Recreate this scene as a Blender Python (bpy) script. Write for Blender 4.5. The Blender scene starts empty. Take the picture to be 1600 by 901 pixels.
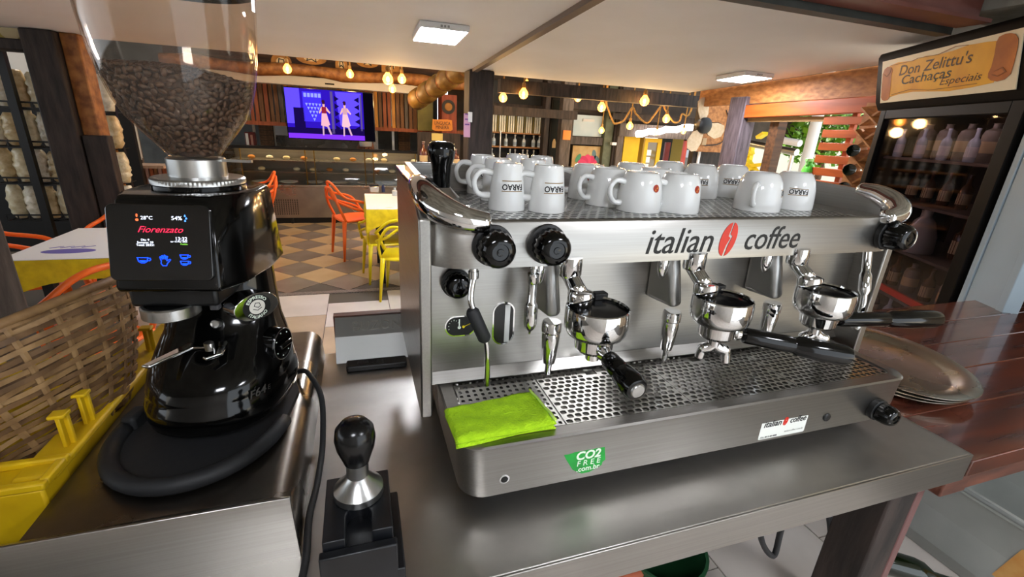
import bpy, math, random
from mathutils import Vector, Matrix, Euler
from math import pi, sin, cos, radians as R
random.seed(7)
scene = bpy.context.scene
col = scene.collection

# ------------------------------------------------------------------ camera
FPX = 714.0
CAM = Vector((0.0, 0.0, 1.50))
_yaw, _pit, _rol = R(18.868), R(19.338), R(3.109)
FW = Vector((sin(_yaw)*cos(_pit), cos(_yaw)*cos(_pit), -sin(_pit)))
_r0 = Vector((cos(_yaw), -sin(_yaw), 0)); _u0 = _r0.cross(FW)
RT = _r0*cos(_rol) + _u0*sin(_rol)
UP = -_r0*sin(_rol) + _u0*cos(_rol)
cd = bpy.data.cameras.new('camera'); cam = bpy.data.objects.new('camera', cd); col.objects.link(cam)
cd.sensor_width = 36; cd.lens = 36*FPX/1600; cd.clip_start = .02; cd.clip_end = 200
cam.matrix_world = Matrix(((RT.x, UP.x, -FW.x, CAM.x), (RT.y, UP.y, -FW.y, CAM.y), (RT.z, UP.z, -FW.z, CAM.z), (0, 0, 0, 1)))
scene.camera = cam
# measuring helpers: where a sight line of the photograph meets a plane of the place
def ray(px, py): return FW + RT*((px-800)/FPX) - UP*((py-450.5)/FPX)
def ay(px, py, y): d = ray(px, py); return CAM + d*((y-CAM.y)/d.y)
def az(px, py, z): d = ray(px, py); return CAM + d*((z-CAM.z)/d.z)
def ax(px, py, x): d = ray(px, py); return CAM + d*((x-CAM.x)/d.x)

# ------------------------------------------------------------------ world, sun, exposure
w = bpy.data.worlds.new('world'); scene.world = w; w.use_nodes = True
bg = w.node_tree.nodes['Background']; bg.inputs[0].default_value = (.86, .93, 1, 1); bg.inputs[1].default_value = 1.5
sun = bpy.data.lights.new('sun', 'SUN'); sun.energy = 9.0; sun.angle = R(1.5); sun.color = (1, .95, .86)
so = bpy.data.objects.new('sun', sun); col.objects.link(so); so.rotation_euler = (R(-24), R(22), 0)
vs = scene.view_settings
vs.view_transform = 'Standard'; vs.look = 'None'; vs.gamma = 1; vs.use_curve_mapping = False; vs.exposure = 0.7

# ------------------------------------------------------------------ materials
MATS = {}
def hexc(h):
    h = h.lstrip('#'); o = []
    for i in (0, 2, 4):
        c = int(h[i:i+2], 16)/255
        o.append(c/12.92 if c <= .04045 else ((c+.055)/1.055)**2.4)
    return (o[0], o[1], o[2], 1)
def mat(name, c, rough=.5, metal=0, c2=None, scale=8, stretch=(1, 1, 1), bump=0, emit=0, trans=0, ior=1.45, coat=0, rvar=0, detail=4, spec=.5, sub=0, lo=.35, hi=.65, bscale=None):
    if name in MATS: return MATS[name]
    m = bpy.data.materials.new(name); m.use_nodes = True; nt = m.node_tree; N = nt.nodes; L = nt.links
    b = N['Principled BSDF']
    c = hexc(c) if isinstance(c, str) else c
    b.inputs['Base Color'].default_value = c; b.inputs['Roughness'].default_value = rough; b.inputs['Metallic'].default_value = metal
    b.inputs['Specular IOR Level'].default_value = spec; b.inputs['IOR'].default_value = ior
    b.inputs['Transmission Weight'].default_value = trans; b.inputs['Coat Weight'].default_value = coat; b.inputs['Coat Roughness'].default_value = .06
    if emit:
        b.inputs['Emission Color'].default_value = c; b.inputs['Emission Strength'].default_value = emit
    if c2 or bump or rvar:
        tc = N.new('ShaderNodeTexCoord'); mp = N.new('ShaderNodeMapping'); mp.inputs['Scale'].default_value = stretch
        L.new(tc.outputs['Object'], mp.inputs['Vector'])
        nz = N.new('ShaderNodeTexNoise'); nz.inputs['Scale'].default_value = scale; nz.inputs['Detail'].default_value = detail
        L.new(mp.outputs[0], nz.inputs['Vector'])
        if c2:
            rp = N.new('ShaderNodeValToRGB'); rp.color_ramp.elements[0].position = lo; rp.color_ramp.elements[1].position = hi
            rp.color_ramp.elements[0].color = c; rp.color_ramp.elements[1].color = hexc(c2) if isinstance(c2, str) else c2
            L.new(nz.outputs['Fac'], rp.inputs[0]); L.new(rp.outputs[0], b.inputs['Base Color'])
        if rvar:
            mr = N.new('ShaderNodeMapRange'); mr.inputs['To Min'].default_value = max(.02, rough-rvar); mr.inputs['To Max'].default_value = min(1, rough+rvar)
            mr.inputs['From Min'].default_value = .3; mr.inputs['From Max'].default_value = .7
            L.new(nz.outputs['Fac'], mr.inputs['Value']); L.new(mr.outputs[0], b.inputs['Roughness'])
        if bump:
            bn = N.new('ShaderNodeBump'); bn.inputs['Strength'].default_value = bump; bn.inputs['Distance'].default_value = .01
            src = nz
            if bscale:
                src = N.new('ShaderNodeTexNoise'); src.inputs['Scale'].default_value = bscale; src.inputs['Detail'].default_value = 3
                L.new(mp.outputs[0], src.inputs['Vector'])
            L.new(src.outputs['Fac'], bn.inputs['Height']); L.new(bn.outputs[0], b.inputs['Normal'])
    MATS[name] = m; return m
def emis(name, c, s):
    if name in MATS: return MATS[name]
    m = bpy.data.materials.new(name); m.use_nodes = True; nt = m.node_tree; nt.nodes.clear()
    e = nt.nodes.new('ShaderNodeEmission'); o = nt.nodes.new('ShaderNodeOutputMaterial')
    e.inputs[0].default_value = hexc(c); e.inputs[1].default_value = s; nt.links.new(e.outputs[0], o.inputs[0]); MATS[name] = m; return m
def glass(name, tint='#ffffff', tr=.85, rough=.02, f=1.0, film=0):
    # thin pane: mostly clear, with a fresnel gloss
    if name in MATS: return MATS[name]
    m = bpy.data.materials.new(name); m.use_nodes = True; nt = m.node_tree; N = nt.nodes; L = nt.links; N.clear()
    o = N.new('ShaderNodeOutputMaterial'); t = N.new('ShaderNodeBsdfTransparent'); g = N.new('ShaderNodeBsdfGlossy'); mx = N.new('ShaderNodeMixShader')
    t.inputs[0].default_value = tuple(x*tr for x in hexc(tint)[:3])+(1,); g.inputs['Roughness'].default_value = rough
    lw = N.new('ShaderNodeLayerWeight'); lw.inputs['Blend'].default_value = .5; pw = N.new('ShaderNodeMath'); pw.operation = 'POWER'; pw.inputs[1].default_value = 4; L.new(lw.outputs['Facing'], pw.inputs[0])
    ml = N.new('ShaderNodeMath'); ml.operation = 'MULTIPLY_ADD'; ml.inputs[1].default_value = .75*f; ml.inputs[2].default_value = .035*f
    L.new(pw.outputs[0], ml.inputs[0]); L.new(ml.outputs[0], mx.inputs[0]); L.new(g.outputs[0], mx.inputs[2]); L.new(mx.outputs[0], o.inputs[0])
    if film:
        df = N.new('ShaderNodeBsdfDiffuse'); df.inputs[0].default_value = (.85, .82, .78, 1); m2 = N.new('ShaderNodeMixShader'); tc = N.new('ShaderNodeTexCoord'); nz = N.new('ShaderNodeTexNoise'); nz.inputs['Scale'].default_value = 14; nz.inputs['Detail'].default_value = 6
        mr = N.new('ShaderNodeMapRange'); mr.inputs['From Min'].default_value = .35; mr.inputs['From Max'].default_value = .75; mr.inputs['To Min'].default_value = film*.5; mr.inputs['To Max'].default_value = film*1.6
        L.new(tc.outputs['Object'], nz.inputs['Vector']); L.new(nz.outputs['Fac'], mr.inputs['Value']); L.new(mr.outputs[0], m2.inputs[0]); L.new(t.outputs[0], m2.inputs[1]); L.new(df.outputs[0], m2.inputs[2]); L.new(m2.outputs[0], mx.inputs[1])
    else: L.new(t.outputs[0], mx.inputs[1])
    MATS[name] = m; return m

steel = mat('brushed_steel', '#a8a5a0', .32, 1, c2='#a19e99', scale=4, stretch=(1.2, 90, 90), rvar=.025)
steel_y = mat('brushed_steel_along_depth', '#a8a5a0', .30, 1, c2='#a19e99', scale=4, stretch=(90, 1.2, 90), rvar=.025)
steel_ctr = mat('worn_counter_steel', '#c6c3be', .40, 1, c2='#aaa7a2', scale=3.2, stretch=(1, 1.4, 1), rvar=.10, bump=.015, detail=8, bscale=60)
steel_dk = mat('aged_dark_steel', '#8b857d', .30, 1, c2='#665f57', scale=5, rvar=.10, detail=7)
chrome = mat('chrome', '#e6e6e6', .06, 1)
satin = mat('satin_aluminium', '#bcbcba', .28, 1)
blk = mat('gloss_black_plastic', '#040404', .12, 0, coat=.25, spec=.35)
blkm = mat('matte_black_plastic', '#0b0b0c', .45)
blkr = mat('black_rubber', '#1d1e20', .62, bump=.05, scale=90)
ceram = mat('white_porcelain', '#edeeec', .12, coat=.5)
yplas = mat('yellow_plastic', '#e9d112', .35)
oplas = mat('orange_plastic', '#f0691c', .38)
ycrate = mat('yellow_crate_plastic', '#d9b40c', .5, c2='#c79f0a', scale=14, bump=.05)
ycloth = mat('yellow_cloth', '#e6c90f', .8, c2='#d2b30b', scale=20, bump=.1)
wcloth = mat('white_cloth', '#e9e9ea', .8, bump=.05, scale=40)
dwood = mat('dark_rough_wood', '#3a2f2a', .7, c2='#1d1815', scale=9, stretch=(3, 3, .5), bump=.5, detail=8)
rwood = mat('red_brown_counter_wood', '#6d3a2a', .22, c2='#3f2019', scale=5, stretch=(.7, 7, 3), bump=.05, coat=.5, rvar=.08, detail=8)
rwoodr = mat('red_brown_raw_wood', '#6b3d2c', .6, c2='#43251c', scale=6, stretch=(.8, 7, 5), bump=.25, detail=8)
owood = mat('orange_stained_wood', '#b4531d', .42, c2='#94400f', scale=5, stretch=(4, .6, 4), bump=.08, detail=7)
bwood = mat('brown_plank_wood', '#5d3a1f', .6, c2='#38210f', scale=6, stretch=(.5, 5, 5), bump=.2, detail=7)
osb = mat('osb_board', '#b57840', .6, c2='#8a5526', scale=34, stretch=(1, .4, 1), bump=.15, detail=6)
plaster = mat('ceiling_white_paint', '#f5f4f1', .75, c2='#f1efeb', scale=2, bump=.01)
dark = mat('near_black', '#0c0b0a', .6)
clear = glass('clear_glass')

# ------------------------------------------------------------------ mesh builder
class MB:
    def __init__(s): s.v = []; s.f = []; s.M = None
    def add(s, vs, fs):
        o = len(s.v)
        for v in vs:
            v = Vector(v); s.v.append(tuple(s.M @ v) if s.M else tuple(v))
        for f in fs: s.f.append([i+o for i in f])
        return s
    def box(s, x0, x1, y0, y1, z0, z1):
        return s.add([(x0,y0,z0),(x1,y0,z0),(x1,y1,z0),(x0,y1,z0),(x0,y0,z1),(x1,y0,z1),(x1,y1,z1),(x0,y1,z1)],
                     [(3,2,1,0),(4,5,6,7),(0,1,5,4),(1,2,6,5),(2,3,7,6),(3,0,4,7)])
    def beam(s, a, b, w, h, up=(0, 0, 1), w2=None, h2=None):
        a = Vector(a); b = Vector(b); d = (b-a).normalized(); u = Vector(up)
        sd = d.cross(u)
        if sd.length < 1e-4: sd = d.cross(Vector((0, 1, 0)))
        sd.normalize(); u = sd.cross(d); vs = []
        for p, ww, hh in ((a, w, h), (b, w2 or w, h2 or h)):
            for i, j in ((-1,-1),(1,-1),(1,1),(-1,1)): vs.append(p+sd*(i*ww/2)+u*(j*hh/2))
        return s.add(vs, [(3,2,1,0),(4,5,6,7),(0,1,5,4),(1,2,6,5),(2,3,7,6),(3,0,4,7)])
    def rings(s, rs, closed=True, cap0=True, cap1=True):
        n = len(rs[0]); vs = [p for r in rs for p in r]; fs = []
        for k in range(len(rs)-1):
            for i in range(n if closed else n-1):
                j = (i+1) % n; fs.append((k*n+i, k*n+j, (k+1)*n+j, (k+1)*n+i))
        if cap0: fs.append(list(range(n))[::-1])
        if cap1: fs.append([(len(rs)-1)*n+i for i in range(n)])
        return s.add(vs, fs)
    def cyl(s, a, b, r0, r1=None, n=20, caps=True):
        return s.tube([a, b], [r0, r0 if r1 is None else r1], n, caps=caps)
    def tube(s, path, rad, n=12, caps=True, closed=False, flat=1.0, up=None):
        P = [Vector(p) for p in path]; m = len(P)
        if not isinstance(rad, (list, tuple)): rad = [rad]*m
        rs = []; nrm = None
        for i in range(m):
            if closed: t = (P[(i+1) % m]-P[i-1])
            else: t = P[min(i+1, m-1)]-P[max(i-1, 0)]
            t.normalize()
            if nrm is None:
                u = Vector(up) if up else (Vector((0, 0, 1)) if abs(t.z) < .9 else Vector((1, 0, 0)))
                nrm = (u-t*u.dot(t)).normalized()
            else: nrm = (nrm-t*nrm.dot(t)).normalized()
            bi = t.cross(nrm)
            rs.append([P[i]+(nrm*(cos(2*pi*k/n)*flat)+bi*sin(2*pi*k/n))*rad[i] for k in range(n)])
        if closed:
            rs.append(rs[0]); return s.rings(rs, True, False, False)
        return s.rings(rs, True, caps, caps)
    def lathe(s, prof, n=32, c=(0, 0, 0), axis=None, caps=(True, True), a0=0, a1=2*pi, flute=None):
        # prof: (r, h) pairs; axis: direction of h
        c = Vector(c); d = Vector(axis or (0, 0, 1)).normalized()
        u = d.orthogonal().normalized() if axis else Vector((1, 0, 0)); v = d.cross(u); rs = []
        full = abs(a1-a0-2*pi) < 1e-6; k = n if full else n+1
        for j, (r, h) in enumerate(prof):
            ring = []
            for i in range(k):
                a = a0+(a1-a0)*i/n; rr = max(r, 1e-5)
                if flute and flute[1] <= j <= flute[2]: rr *= 1-flute[3]*(.5+.5*cos(a*flute[0]))
                ring.append(c+d*h+(u*cos(a)+v*sin(a))*rr)
            rs.append(ring)
        return s.rings(rs, full, caps[0] and full, caps[1] and full)
    def prism(s, poly, h0, h1, f=None):
        f = f or (lambda x, y, h: (x, y, h)); n = len(poly)
        vs = [f(x, y, h0) for x, y in poly]+[f(x, y, h1) for x, y in poly]
        return s.add(vs, [list(range(n))[::-1], [n+i for i in range(n)]]+[(i, (i+1) % n, n+(i+1) % n, n+i) for i in range(n)])
    def sphere(s, c, r, n=16, m=10, sc=(1, 1, 1)):
        c = Vector(c)
        rs = []
        for j in range(m+1):
            t = pi*j/m; rs.append([c+Vector((sc[0]*r*max(sin(t), 1e-4)*cos(2*pi*i/n), sc[1]*r*max(sin(t), 1e-4)*sin(2*pi*i/n), -sc[2]*r*cos(t))) for i in range(n)])
        return s.rings(rs)
    def build(s, name, m, parent=None, smooth=None, bev=0, seg=2, label=None):
        me = bpy.data.meshes.new(name); me.from_pydata(s.v, [], s.f); me.update()
        o = bpy.data.objects.new(name, me); col.objects.link(o); me.materials.append(m)
        if smooth:
            me.polygons.foreach_set('use_smooth', [True]*len(me.polygons))
            if smooth is not True:
                md = None
                try: me.set_sharp_from_angle(angle=R(smooth))
                except Exception: pass
        if bev:
            b = o.modifiers.new('bevel', 'BEVEL'); b.width = bev; b.segments = seg; b.limit_method = 'ANGLE'; b.angle_limit = R(35)
            me.polygons.foreach_set('use_smooth', [True]*len(me.polygons))
            try: me.set_sharp_from_angle(angle=R(50))
            except Exception: pass
        if parent: o.parent = parent
        if label: o['label'] = label
        return o
AUTO = []
def thing(name, label, cat, group=None, local=False, kind=None):
    o = bpy.data.objects.new(name, None); col.objects.link(o); o.empty_display_size = .05
    if label: o['label'] = label
    if cat: o['category'] = cat
    if group: o['group'] = group
    if kind: o['kind'] = kind
    if not local: AUTO.append(o)
    return o
def recentre(o, M=None):
    me = o.data; xs = [v.co for v in me.vertices]
    lo = Vector((min(v.x for v in xs), min(v.y for v in xs), min(v.z for v in xs))); hi = Vector((max(v.x for v in xs), max(v.y for v in xs), max(v.z for v in xs)))
    c = Vector(((lo.x+hi.x)/2, (lo.y+hi.y)/2, lo.z)); me.transform(Matrix.Translation(-c)); o.location = c
def solo(mb, name, m, label, cat, group=None, smooth=None, bev=0, kind=None, seg=2):
    o = mb.build(name, m, None, smooth, bev, seg); recentre(o); o['label'] = label; o['category'] = cat
    if group: o['group'] = group
    if kind: o['kind'] = kind
    return o
def struct(mb, name, m, smooth=None, bev=0, parent=None):
    o = mb.build(name, m, parent, smooth, bev)
    if not parent: o['kind'] = 'structure'
    return o
def copy_tree(o, parent=None):
    c = o.copy(); col.objects.link(c); c.parent = parent
    for ch in [x for x in o.children]: copy_tree(ch, c)
    return c
def place(o, loc, rz=0, label=None, rot=None):
    o.location = loc; o.rotation_euler = rot or (0, 0, rz)
    if label: o['label'] = label
    return o
def piece(me_obj, parent, M, name=None):
    # an alike piece sharing mesh data
    o = bpy.data.objects.new(name or me_obj.name, me_obj.data if hasattr(me_obj, 'data') else me_obj); col.objects.link(o); o.parent = parent; o.matrix_local = M; return o
def mesh_only(mb, name, m, smooth=None):
    me = bpy.data.meshes.new(name); me.from_pydata(mb.v, [], mb.f); me.update(); me.materials.append(m)
    if smooth: me.polygons.foreach_set('use_smooth', [True]*len(me.polygons))
    return me
def frame(o, x, y):
    # matrix with local x, y given and z = x cross y
    x = Vector(x).normalized(); z = x.cross(Vector(y)).normalized(); y = z.cross(x); o = Vector(o)
    return Matrix(((x.x, y.x, z.x, o.x), (x.y, y.y, z.y, o.y), (x.z, y.z, z.z, o.z), (0, 0, 0, 1)))
def bez(pts, n=8):
    # catmull-rom through points
    P = [Vector(p) for p in pts]; out = []
    for i in range(len(P)-1):
        p0 = P[max(i-1, 0)]; p1 = P[i]; p2 = P[i+1]; p3 = P[min(i+2, len(P)-1)]
        for k in range(n):
            t = k/n; out.append(.5*((2*p1)+(p2-p0)*t+(2*p0-5*p1+4*p2-p3)*t*t+(3*p1-p0-3*p2+p3)*t**3))
    out.append(P[-1]); return out
def rrect(x0, x1, y0, y1, r, n=5):
    o = []
    for cx, cy, a in ((x1-r, y0+r, -90), (x1-r, y1-r, 0), (x0+r, y1-r, 90), (x0+r, y0+r, 180)):
        for i in range(n+1):
            t = R(a+90*i/n); o.append((cx+r*cos(t), cy+r*sin(t)))
    return o

# ------------------------------------------------------------------ lettering (all words turned to mesh once, at the start)
WORDS = {}
def words(specs):
    obs = []
    for key, body, shear, bold, ext in specs:
        cu = bpy.data.curves.new('lettering', 'FONT'); cu.body = body; cu.size = 1; cu.shear = shear; cu.offset = bold; cu.extrude = ext
        cu.align_x = 'CENTER'; cu.align_y = 'CENTER'; cu.resolution_u = 3; cu.space_line = .85
        o = bpy.data.objects.new('lettering', cu); col.objects.link(o); obs.append((key, o))
    bpy.context.view_layer.update(); dg = bpy.context.evaluated_depsgraph_get()
    for key, o in obs:
        me = bpy.data.meshes.new_from_object(o.evaluated_get(dg)); vs = [v.co.copy() for v in me.vertices]
        x0 = min(v.x for v in vs); x1 = max(v.x for v in vs); y0 = min(v.y for v in vs); y1 = max(v.y for v in vs)
        WORDS[key] = ([Vector((v.x-(x0+x1)/2, v.y-(y0+y1)/2, v.z)) for v in vs], [list(p.vertices) for p in me.polygons], x1-x0, y1-y0)
        bpy.data.objects.remove(o); bpy.data.meshes.remove(me)
words([('italian','italian',.22,.002,.004),('coffee','coffee',.22,.002,.004),('co2','CO2',.1,.03,.004),('free','F R E E',.05,.0,.004),('combr','.com.br',.05,.015,.004),
       ('t28','28°C',0,0,.004),('t54','54%',0,0,.004),('fio','Fiorenzato',.45,-.002,.004),('dia','Dia: 9\nSemana: 29\nTotal: 28331',0,0,.004),
       ('clock','13:32',0,0,.004),('date','ter 12 Mar 2025',0,0,.004),('ped','Pedido',0,.01,.004),('f64','F64',.2,.01,.004),('f64e','E',.2,-.02,.004),
       ('esp','ESPRESSO',0,.01,.004),('ita','ITALIANO',0,.01,.004),('farao','FARAO',0,.025,.004),
       ('don',"Don Zelittu's",.25,.006,.004),('cac','Cachaças',.2,.004,.004),('espc','Especiais',.35,.0,.004),
       ('ling','LINGUIÇA\nMINEIRA',0,.0,.004),('buz','BUZON',0,.0,.02),('small','italiancoffee.com.br',.2,-.01,.004),('tel','(31) 3815-40-4080',0,0,.004)])
def letter(key, M, m, name, parent, w=None, h=None, fn=None, ext=None):
    vs, fs, ww, hh = WORDS[key]; s = (w/ww) if w else (h/hh); sy = (h/hh) if h else s; mb = MB()
    for v in vs:
        p = Vector((v.x*s, v.y*sy, v.z*s if ext is None else (ext if v.z > 0 else 0)))
        mb.v.append(tuple(M @ (fn(p) if fn else p)))
    mb.f = [list(f) for f in fs]
    return mb.build(name, m, parent)

# ================================================================== the setting
def zc(y): return 1.98+.04*(4.7-y)
def slab(mb, x0, x1, y0, y1, f, t):
    mb.add([(x0,y0,f(y0)),(x1,y0,f(y0)),(x1,y1,f(y1)),(x0,y1,f(y1)),(x0,y0,f(y0)+t),(x1,y0,f(y0)+t),(x1,y1,f(y1)+t),(x0,y1,f(y1)+t)],
           [(3,2,1,0),(4,5,6,7),(0,1,5,4),(1,2,6,5),(2,3,7,6),(3,0,4,7)]); return mb
struct(slab(MB(), -4.6, 3.61, 1.70, 4.74, zc, .10), 'ceiling', plaster)
concrete = mat('stained_concrete', '#b3b0a4', .8, c2='#7d7a70', scale=4, bump=.2, detail=8)
struct(MB().box(-4.6, 5.2, -1.8, 1.66, 2.20, 2.32), 'ceiling_concrete', concrete)
struct(MB().box(2.625, 5.2, .9, 1.698, 2.085, 2.199), 'ceiling_edge', concrete)
b = MB(); b.box(-2.6, 2.62, 1.64, 1.70, 2.005, 2.22); struct(b, 'trim_1', mat('dark_green_paint', '#3a3d38', .5, c2='#2a2c29', scale=9))
b = MB(); b.box(-2.6, 2.62, 1.50, 1.63, 2.030, 2.045); b.box(-2.6, 2.62, 1.555, 1.575, 2.045, 2.19); b.box(-2.6, 2.62, 1.50, 1.63, 2.185, 2.20)
struct(b, 'trim_2', mat('red_oxide_steel', '#7a4a40', .42, c2='#69392f', scale=5))
b = slab(MB(), 1.035, 1.085, 1.72, 4.74, lambda y: zc(y)-.028, .03); struct(b, 'trim_3', mat('brown_ceiling_strip', '#6d5d52', .5))
# dark upper roof over the dining hall
roofm = mat('dark_roof_boards', '#33241a', .7, c2='#1c130d', scale=7, stretch=(.5, 6, 6), bump=.2, detail=6)
struct(MB().box(-6, 9, 4.74, 12.0, 2.75, 2.82), 'ceiling_roof', roofm)
struct(MB().box(-4.6, 3.7, 4.70, 4.75, 2.08, 2.82), 'wall_bulkhead', roofm)
b = MB(); b.box(-6.0, -5.9, -2, 12, 0, 1.0); b.box(-6.0, -5.9, -2, 12, 2.3, 2.8); struct(MB().box(-6, .55, -1.9, -1.8, 0, 2.32), 'added_wall_front', mat('pale_tiled_wall', '#d9d6cf', .5, c2='#cfccc4', scale=3)); struct(b, 'wall_left', mat('dark_plaster', '#3d3732', .8, c2='#2c2724', scale=3))  # unseen front wall added to cut sky light on the machine front
b = MB(); b.box(-6, 1.6, 10.0, 10.1, 0, 2.8); struct(b, 'wall_back', mat('grey_kitchen_wall', '#6f706d', .6, c2='#5a5b58', scale=4))
# floor with laid tiles
floor = struct(MB().box(-6, 3.64, -2.2, 12, -.10, -.006), 'floor', mat('floor_grout', '#5b544c', .8))
tw = [mat('pale_floor_tile', '#d8cfc6', .28, c2='#c9bfb5', scale=3), mat('beige_floor_tile', '#bda88c', .3, c2='#aa957b', scale=3)]
me_t = [mesh_only(MB().box(-.247, .247, -.247, .247, -.012, 0), 'floor_tile', m) for m in tw]
k = 0
for i in range(-4, 6):
    for j in range(-4, 9):
        x = -.56+i*.5; y = -.06+j*.5 + (.25 if i % 2 else 0)
        if y+.25 > 4.2: continue
        cidx = 0 if (y > 3.5 or y < 2) else (1 if (i+j) % 3 else 0)
        piece(me_t[cidx], floor, Matrix.Translation((x, y, 0)), 'floor_tile')
gran = MB().box(-3, 3.6, 4.19, 4.26, -.012, .004).build('threshold_strip', mat('speckled_granite', '#8f8478', .35, c2='#4d443d', scale=120, detail=2), floor)
td = [mat('cream_diamond_tile', '#c2a67e', .22, c2='#b2946b', scale=2.5), mat('taupe_diamond_tile', '#85786c', .22, c2='#75685d', scale=2.5)]
hs = .1785
me_d = [mesh_only(MB().box(-hs, hs, -hs, hs, -.012, 0), 'floor_tile', m) for m in td]
dd = .5105
for i in range(-7, 7):
    for j in range(0, 15):
        x = -.153+i*dd/2; y = 4.51+j*dd/2
        if (i+j) % 2: continue
        if not (4.26 < y < 7.9) or x < -1.95 or x > 1.6: continue
        piece(me_d[0 if j % 2 else 1], floor, Matrix.Translation((x, y, -.001)) @ Matrix.Rotation(pi/4, 4, 'Z'), 'floor_tile')
ground = struct(MB().box(3.7, 30, -8, 30, -.3, -.2), 'ground_outside', mat('pale_outdoor_paving', '#d2ccbe', .9, c2='#b8b1a2', scale=2))

# ================================================================== counters
ct = thing('steel_counter', 'worn stainless steel counter the espresso machine stands on', 'counter')
b = MB(); b.box(-1.55, 1.20, .45, 1.20, .862, .90); b.build('worktop', steel_ctr, ct, bev=.003)
b = MB(); b.box(-1.55, 1.20, .446, .450, .835, .9006); b.build('front_flange', steel, ct, bev=.0012)
b = MB(); b.box(1.196, 1.201, .45, 1.20, .835, .9002); b.build('end_flange', steel, ct)
b = MB()
# raised upstand at the back with the pressed maker's name
p0, p1 = -.082, .150
b = MB(); b.add([(p0,1.13,.901),(p1,1.13,.901),(p1,1.165,.960),(p0,1.165,.960),(p0,1.205,.998),(p1,1.205,.998),(p0,1.21,.998),(p1,1.21,.998),(p0,1.21,.901),(p1,1.21,.901)],
    [(0,1,2,3),(3,2,5,4),(4,5,7,6),(6,7,9,8),(0,8,9,1)]); up_ = b.build('upstand', mat('dull_sheet_steel', '#9b9b98', .5, 1), ct)
Mb = frame((.025, 1.185, .979), (1, 0, 0), (0, .04, .038))
letter('buz', Mb, satin, 'pressed_lettering', up_, w=.125, ext=.0015)
b = MB(); b.box(p0-.004, p1+.1, 1.21, 1.235, .90, 1.001); b.build('wood_backing', rwoodr, ct)
for x, y in ((-1.4, .55), (-1.4, 1.1), (.3, 1.12), (1.05, 1.12)):
    MB().beam((x, y, 0), (x, y, .862), .05, .05).build('leg', steel_dk, ct)
wc = thing('wooden_counter', 'glossy red brown wooden bar counter beyond the espresso machine', 'counter')
ys = [.444, .60, .74, .88, 1.02, 1.17]
for i in range(5):
    b = MB(); b.box(1.205, 3.05, ys[i]+.0008, ys[i+1]-.0008, .842, .884-.0006*(i % 2)); b.build('plank', rwood, wc, bev=.0025)
b = MB(); b.box(1.02, 1.205, .47, 1.17, .842, .860); b.build('plank_end', rwoodr, wc)
b = MB(); b.box(1.16, 1.245, .452, .50, .79, .841); b.build('rail', rwoodr, wc, bev=.004)
b = MB(); b.box(1.248, 3.0, .456, .50, .79, .841); b.build('rail', rwoodr, wc, bev=.004)
b = MB(); b.box(1.10, 1.19, .50, .60, 0, .841); b.build('leg', dwood, wc, bev=.006)
b = MB(); b.box(1.19, 1.215, .50, .60, 0, .79); b.build('leg_facing', mat('mauve_brown_paint', '#6d4b48', .5), wc, bev=.003)
b = MB(); b.box(2.9, 2.99, .5, .59, 0, .841); b.build('leg', dwood, wc)

# ================================================================== espresso machine
em = thing('espresso_machine', 'three-group stainless espresso machine with black knobs and cup rail', 'coffee machine')
XL, XR = .085, 1.165
# lower chassis and back plate
b = MB(); b.box(.13, 1.115, .79, 1.09, .93, 1.03); b.build('chassis', steel_dk, em)
b = MB(); b.box(.103, 1.148, .772, .80, 1.028, 1.30); bp = b.build('back_plate', steel, em)
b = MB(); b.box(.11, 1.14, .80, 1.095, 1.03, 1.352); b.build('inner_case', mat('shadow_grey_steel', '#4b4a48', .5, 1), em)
b = MB(); b.add([(.103,.771,1.054),(1.148,.771,1.054),(1.148,.757,1.035),(.103,.757,1.035),(.103,.772,1.03),(1.148,.772,1.03)], [(0,3,2,1),(3,4,5,2)]); b.build('splash_strip', steel, em)
for s, x0, x1 in ((0, .083, .103), (1, 1.148, 1.168)):
    b = MB(); b.prism([(.705, 1.0), (.705, 1.36), (.80, 1.398), (1.11, 1.402), (1.11, 1.0)][::-1 if s else 1], x0, x1, lambda y, z, x: (x, y, z)); b.build('side_panel', steel_y, em, bev=.003)
    b = MB(); b.box(x0-.002, x1+.004, .80, 1.11, 1.398, 1.406); b.build('side_cap', chrome if s else mat('polished_steel_cap', '#d8c8b4', .12, 1), em, bev=.002)
# front fascia with rounded ends
def fascia_path(off=0):
    r = .085-off; P = []
    for i in range(9):
        a = R(180+90*i/8); P.append((XL+.085+r*cos(a), .684+.085+r*sin(a)))
    for i in range(9):
        a = R(270+90*i/8); P.append((XR-.085+r*cos(a), .684+.085+r*sin(a)))
    return P
P = fascia_path(); Q = fascia_path(.006); n = len(P); rs = []
prof = [(0, 1.283), (0, 1.357), (.5, 1.361), (1, 1.362)]
rs.append([(x, y, 1.283) for x, y in Q])
for t, z in prof: rs.append([(x+(qx-x)*t, y+(qy-y)*t, z) for (x, y), (qx, qy) in zip(P, Q)])
rs.append([(x, y, 1.345) for x, y in Q])
fas = MB().rings(rs, False, False, False).build('front_fascia', steel, em, smooth=40)
b = MB(); b.prism([(x, y) for x, y in Q]+[(XR-.006, .80), (XL+.006, .80)], 1.286, 1.29); b.build('fascia_underside', steel_dk, em)
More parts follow.
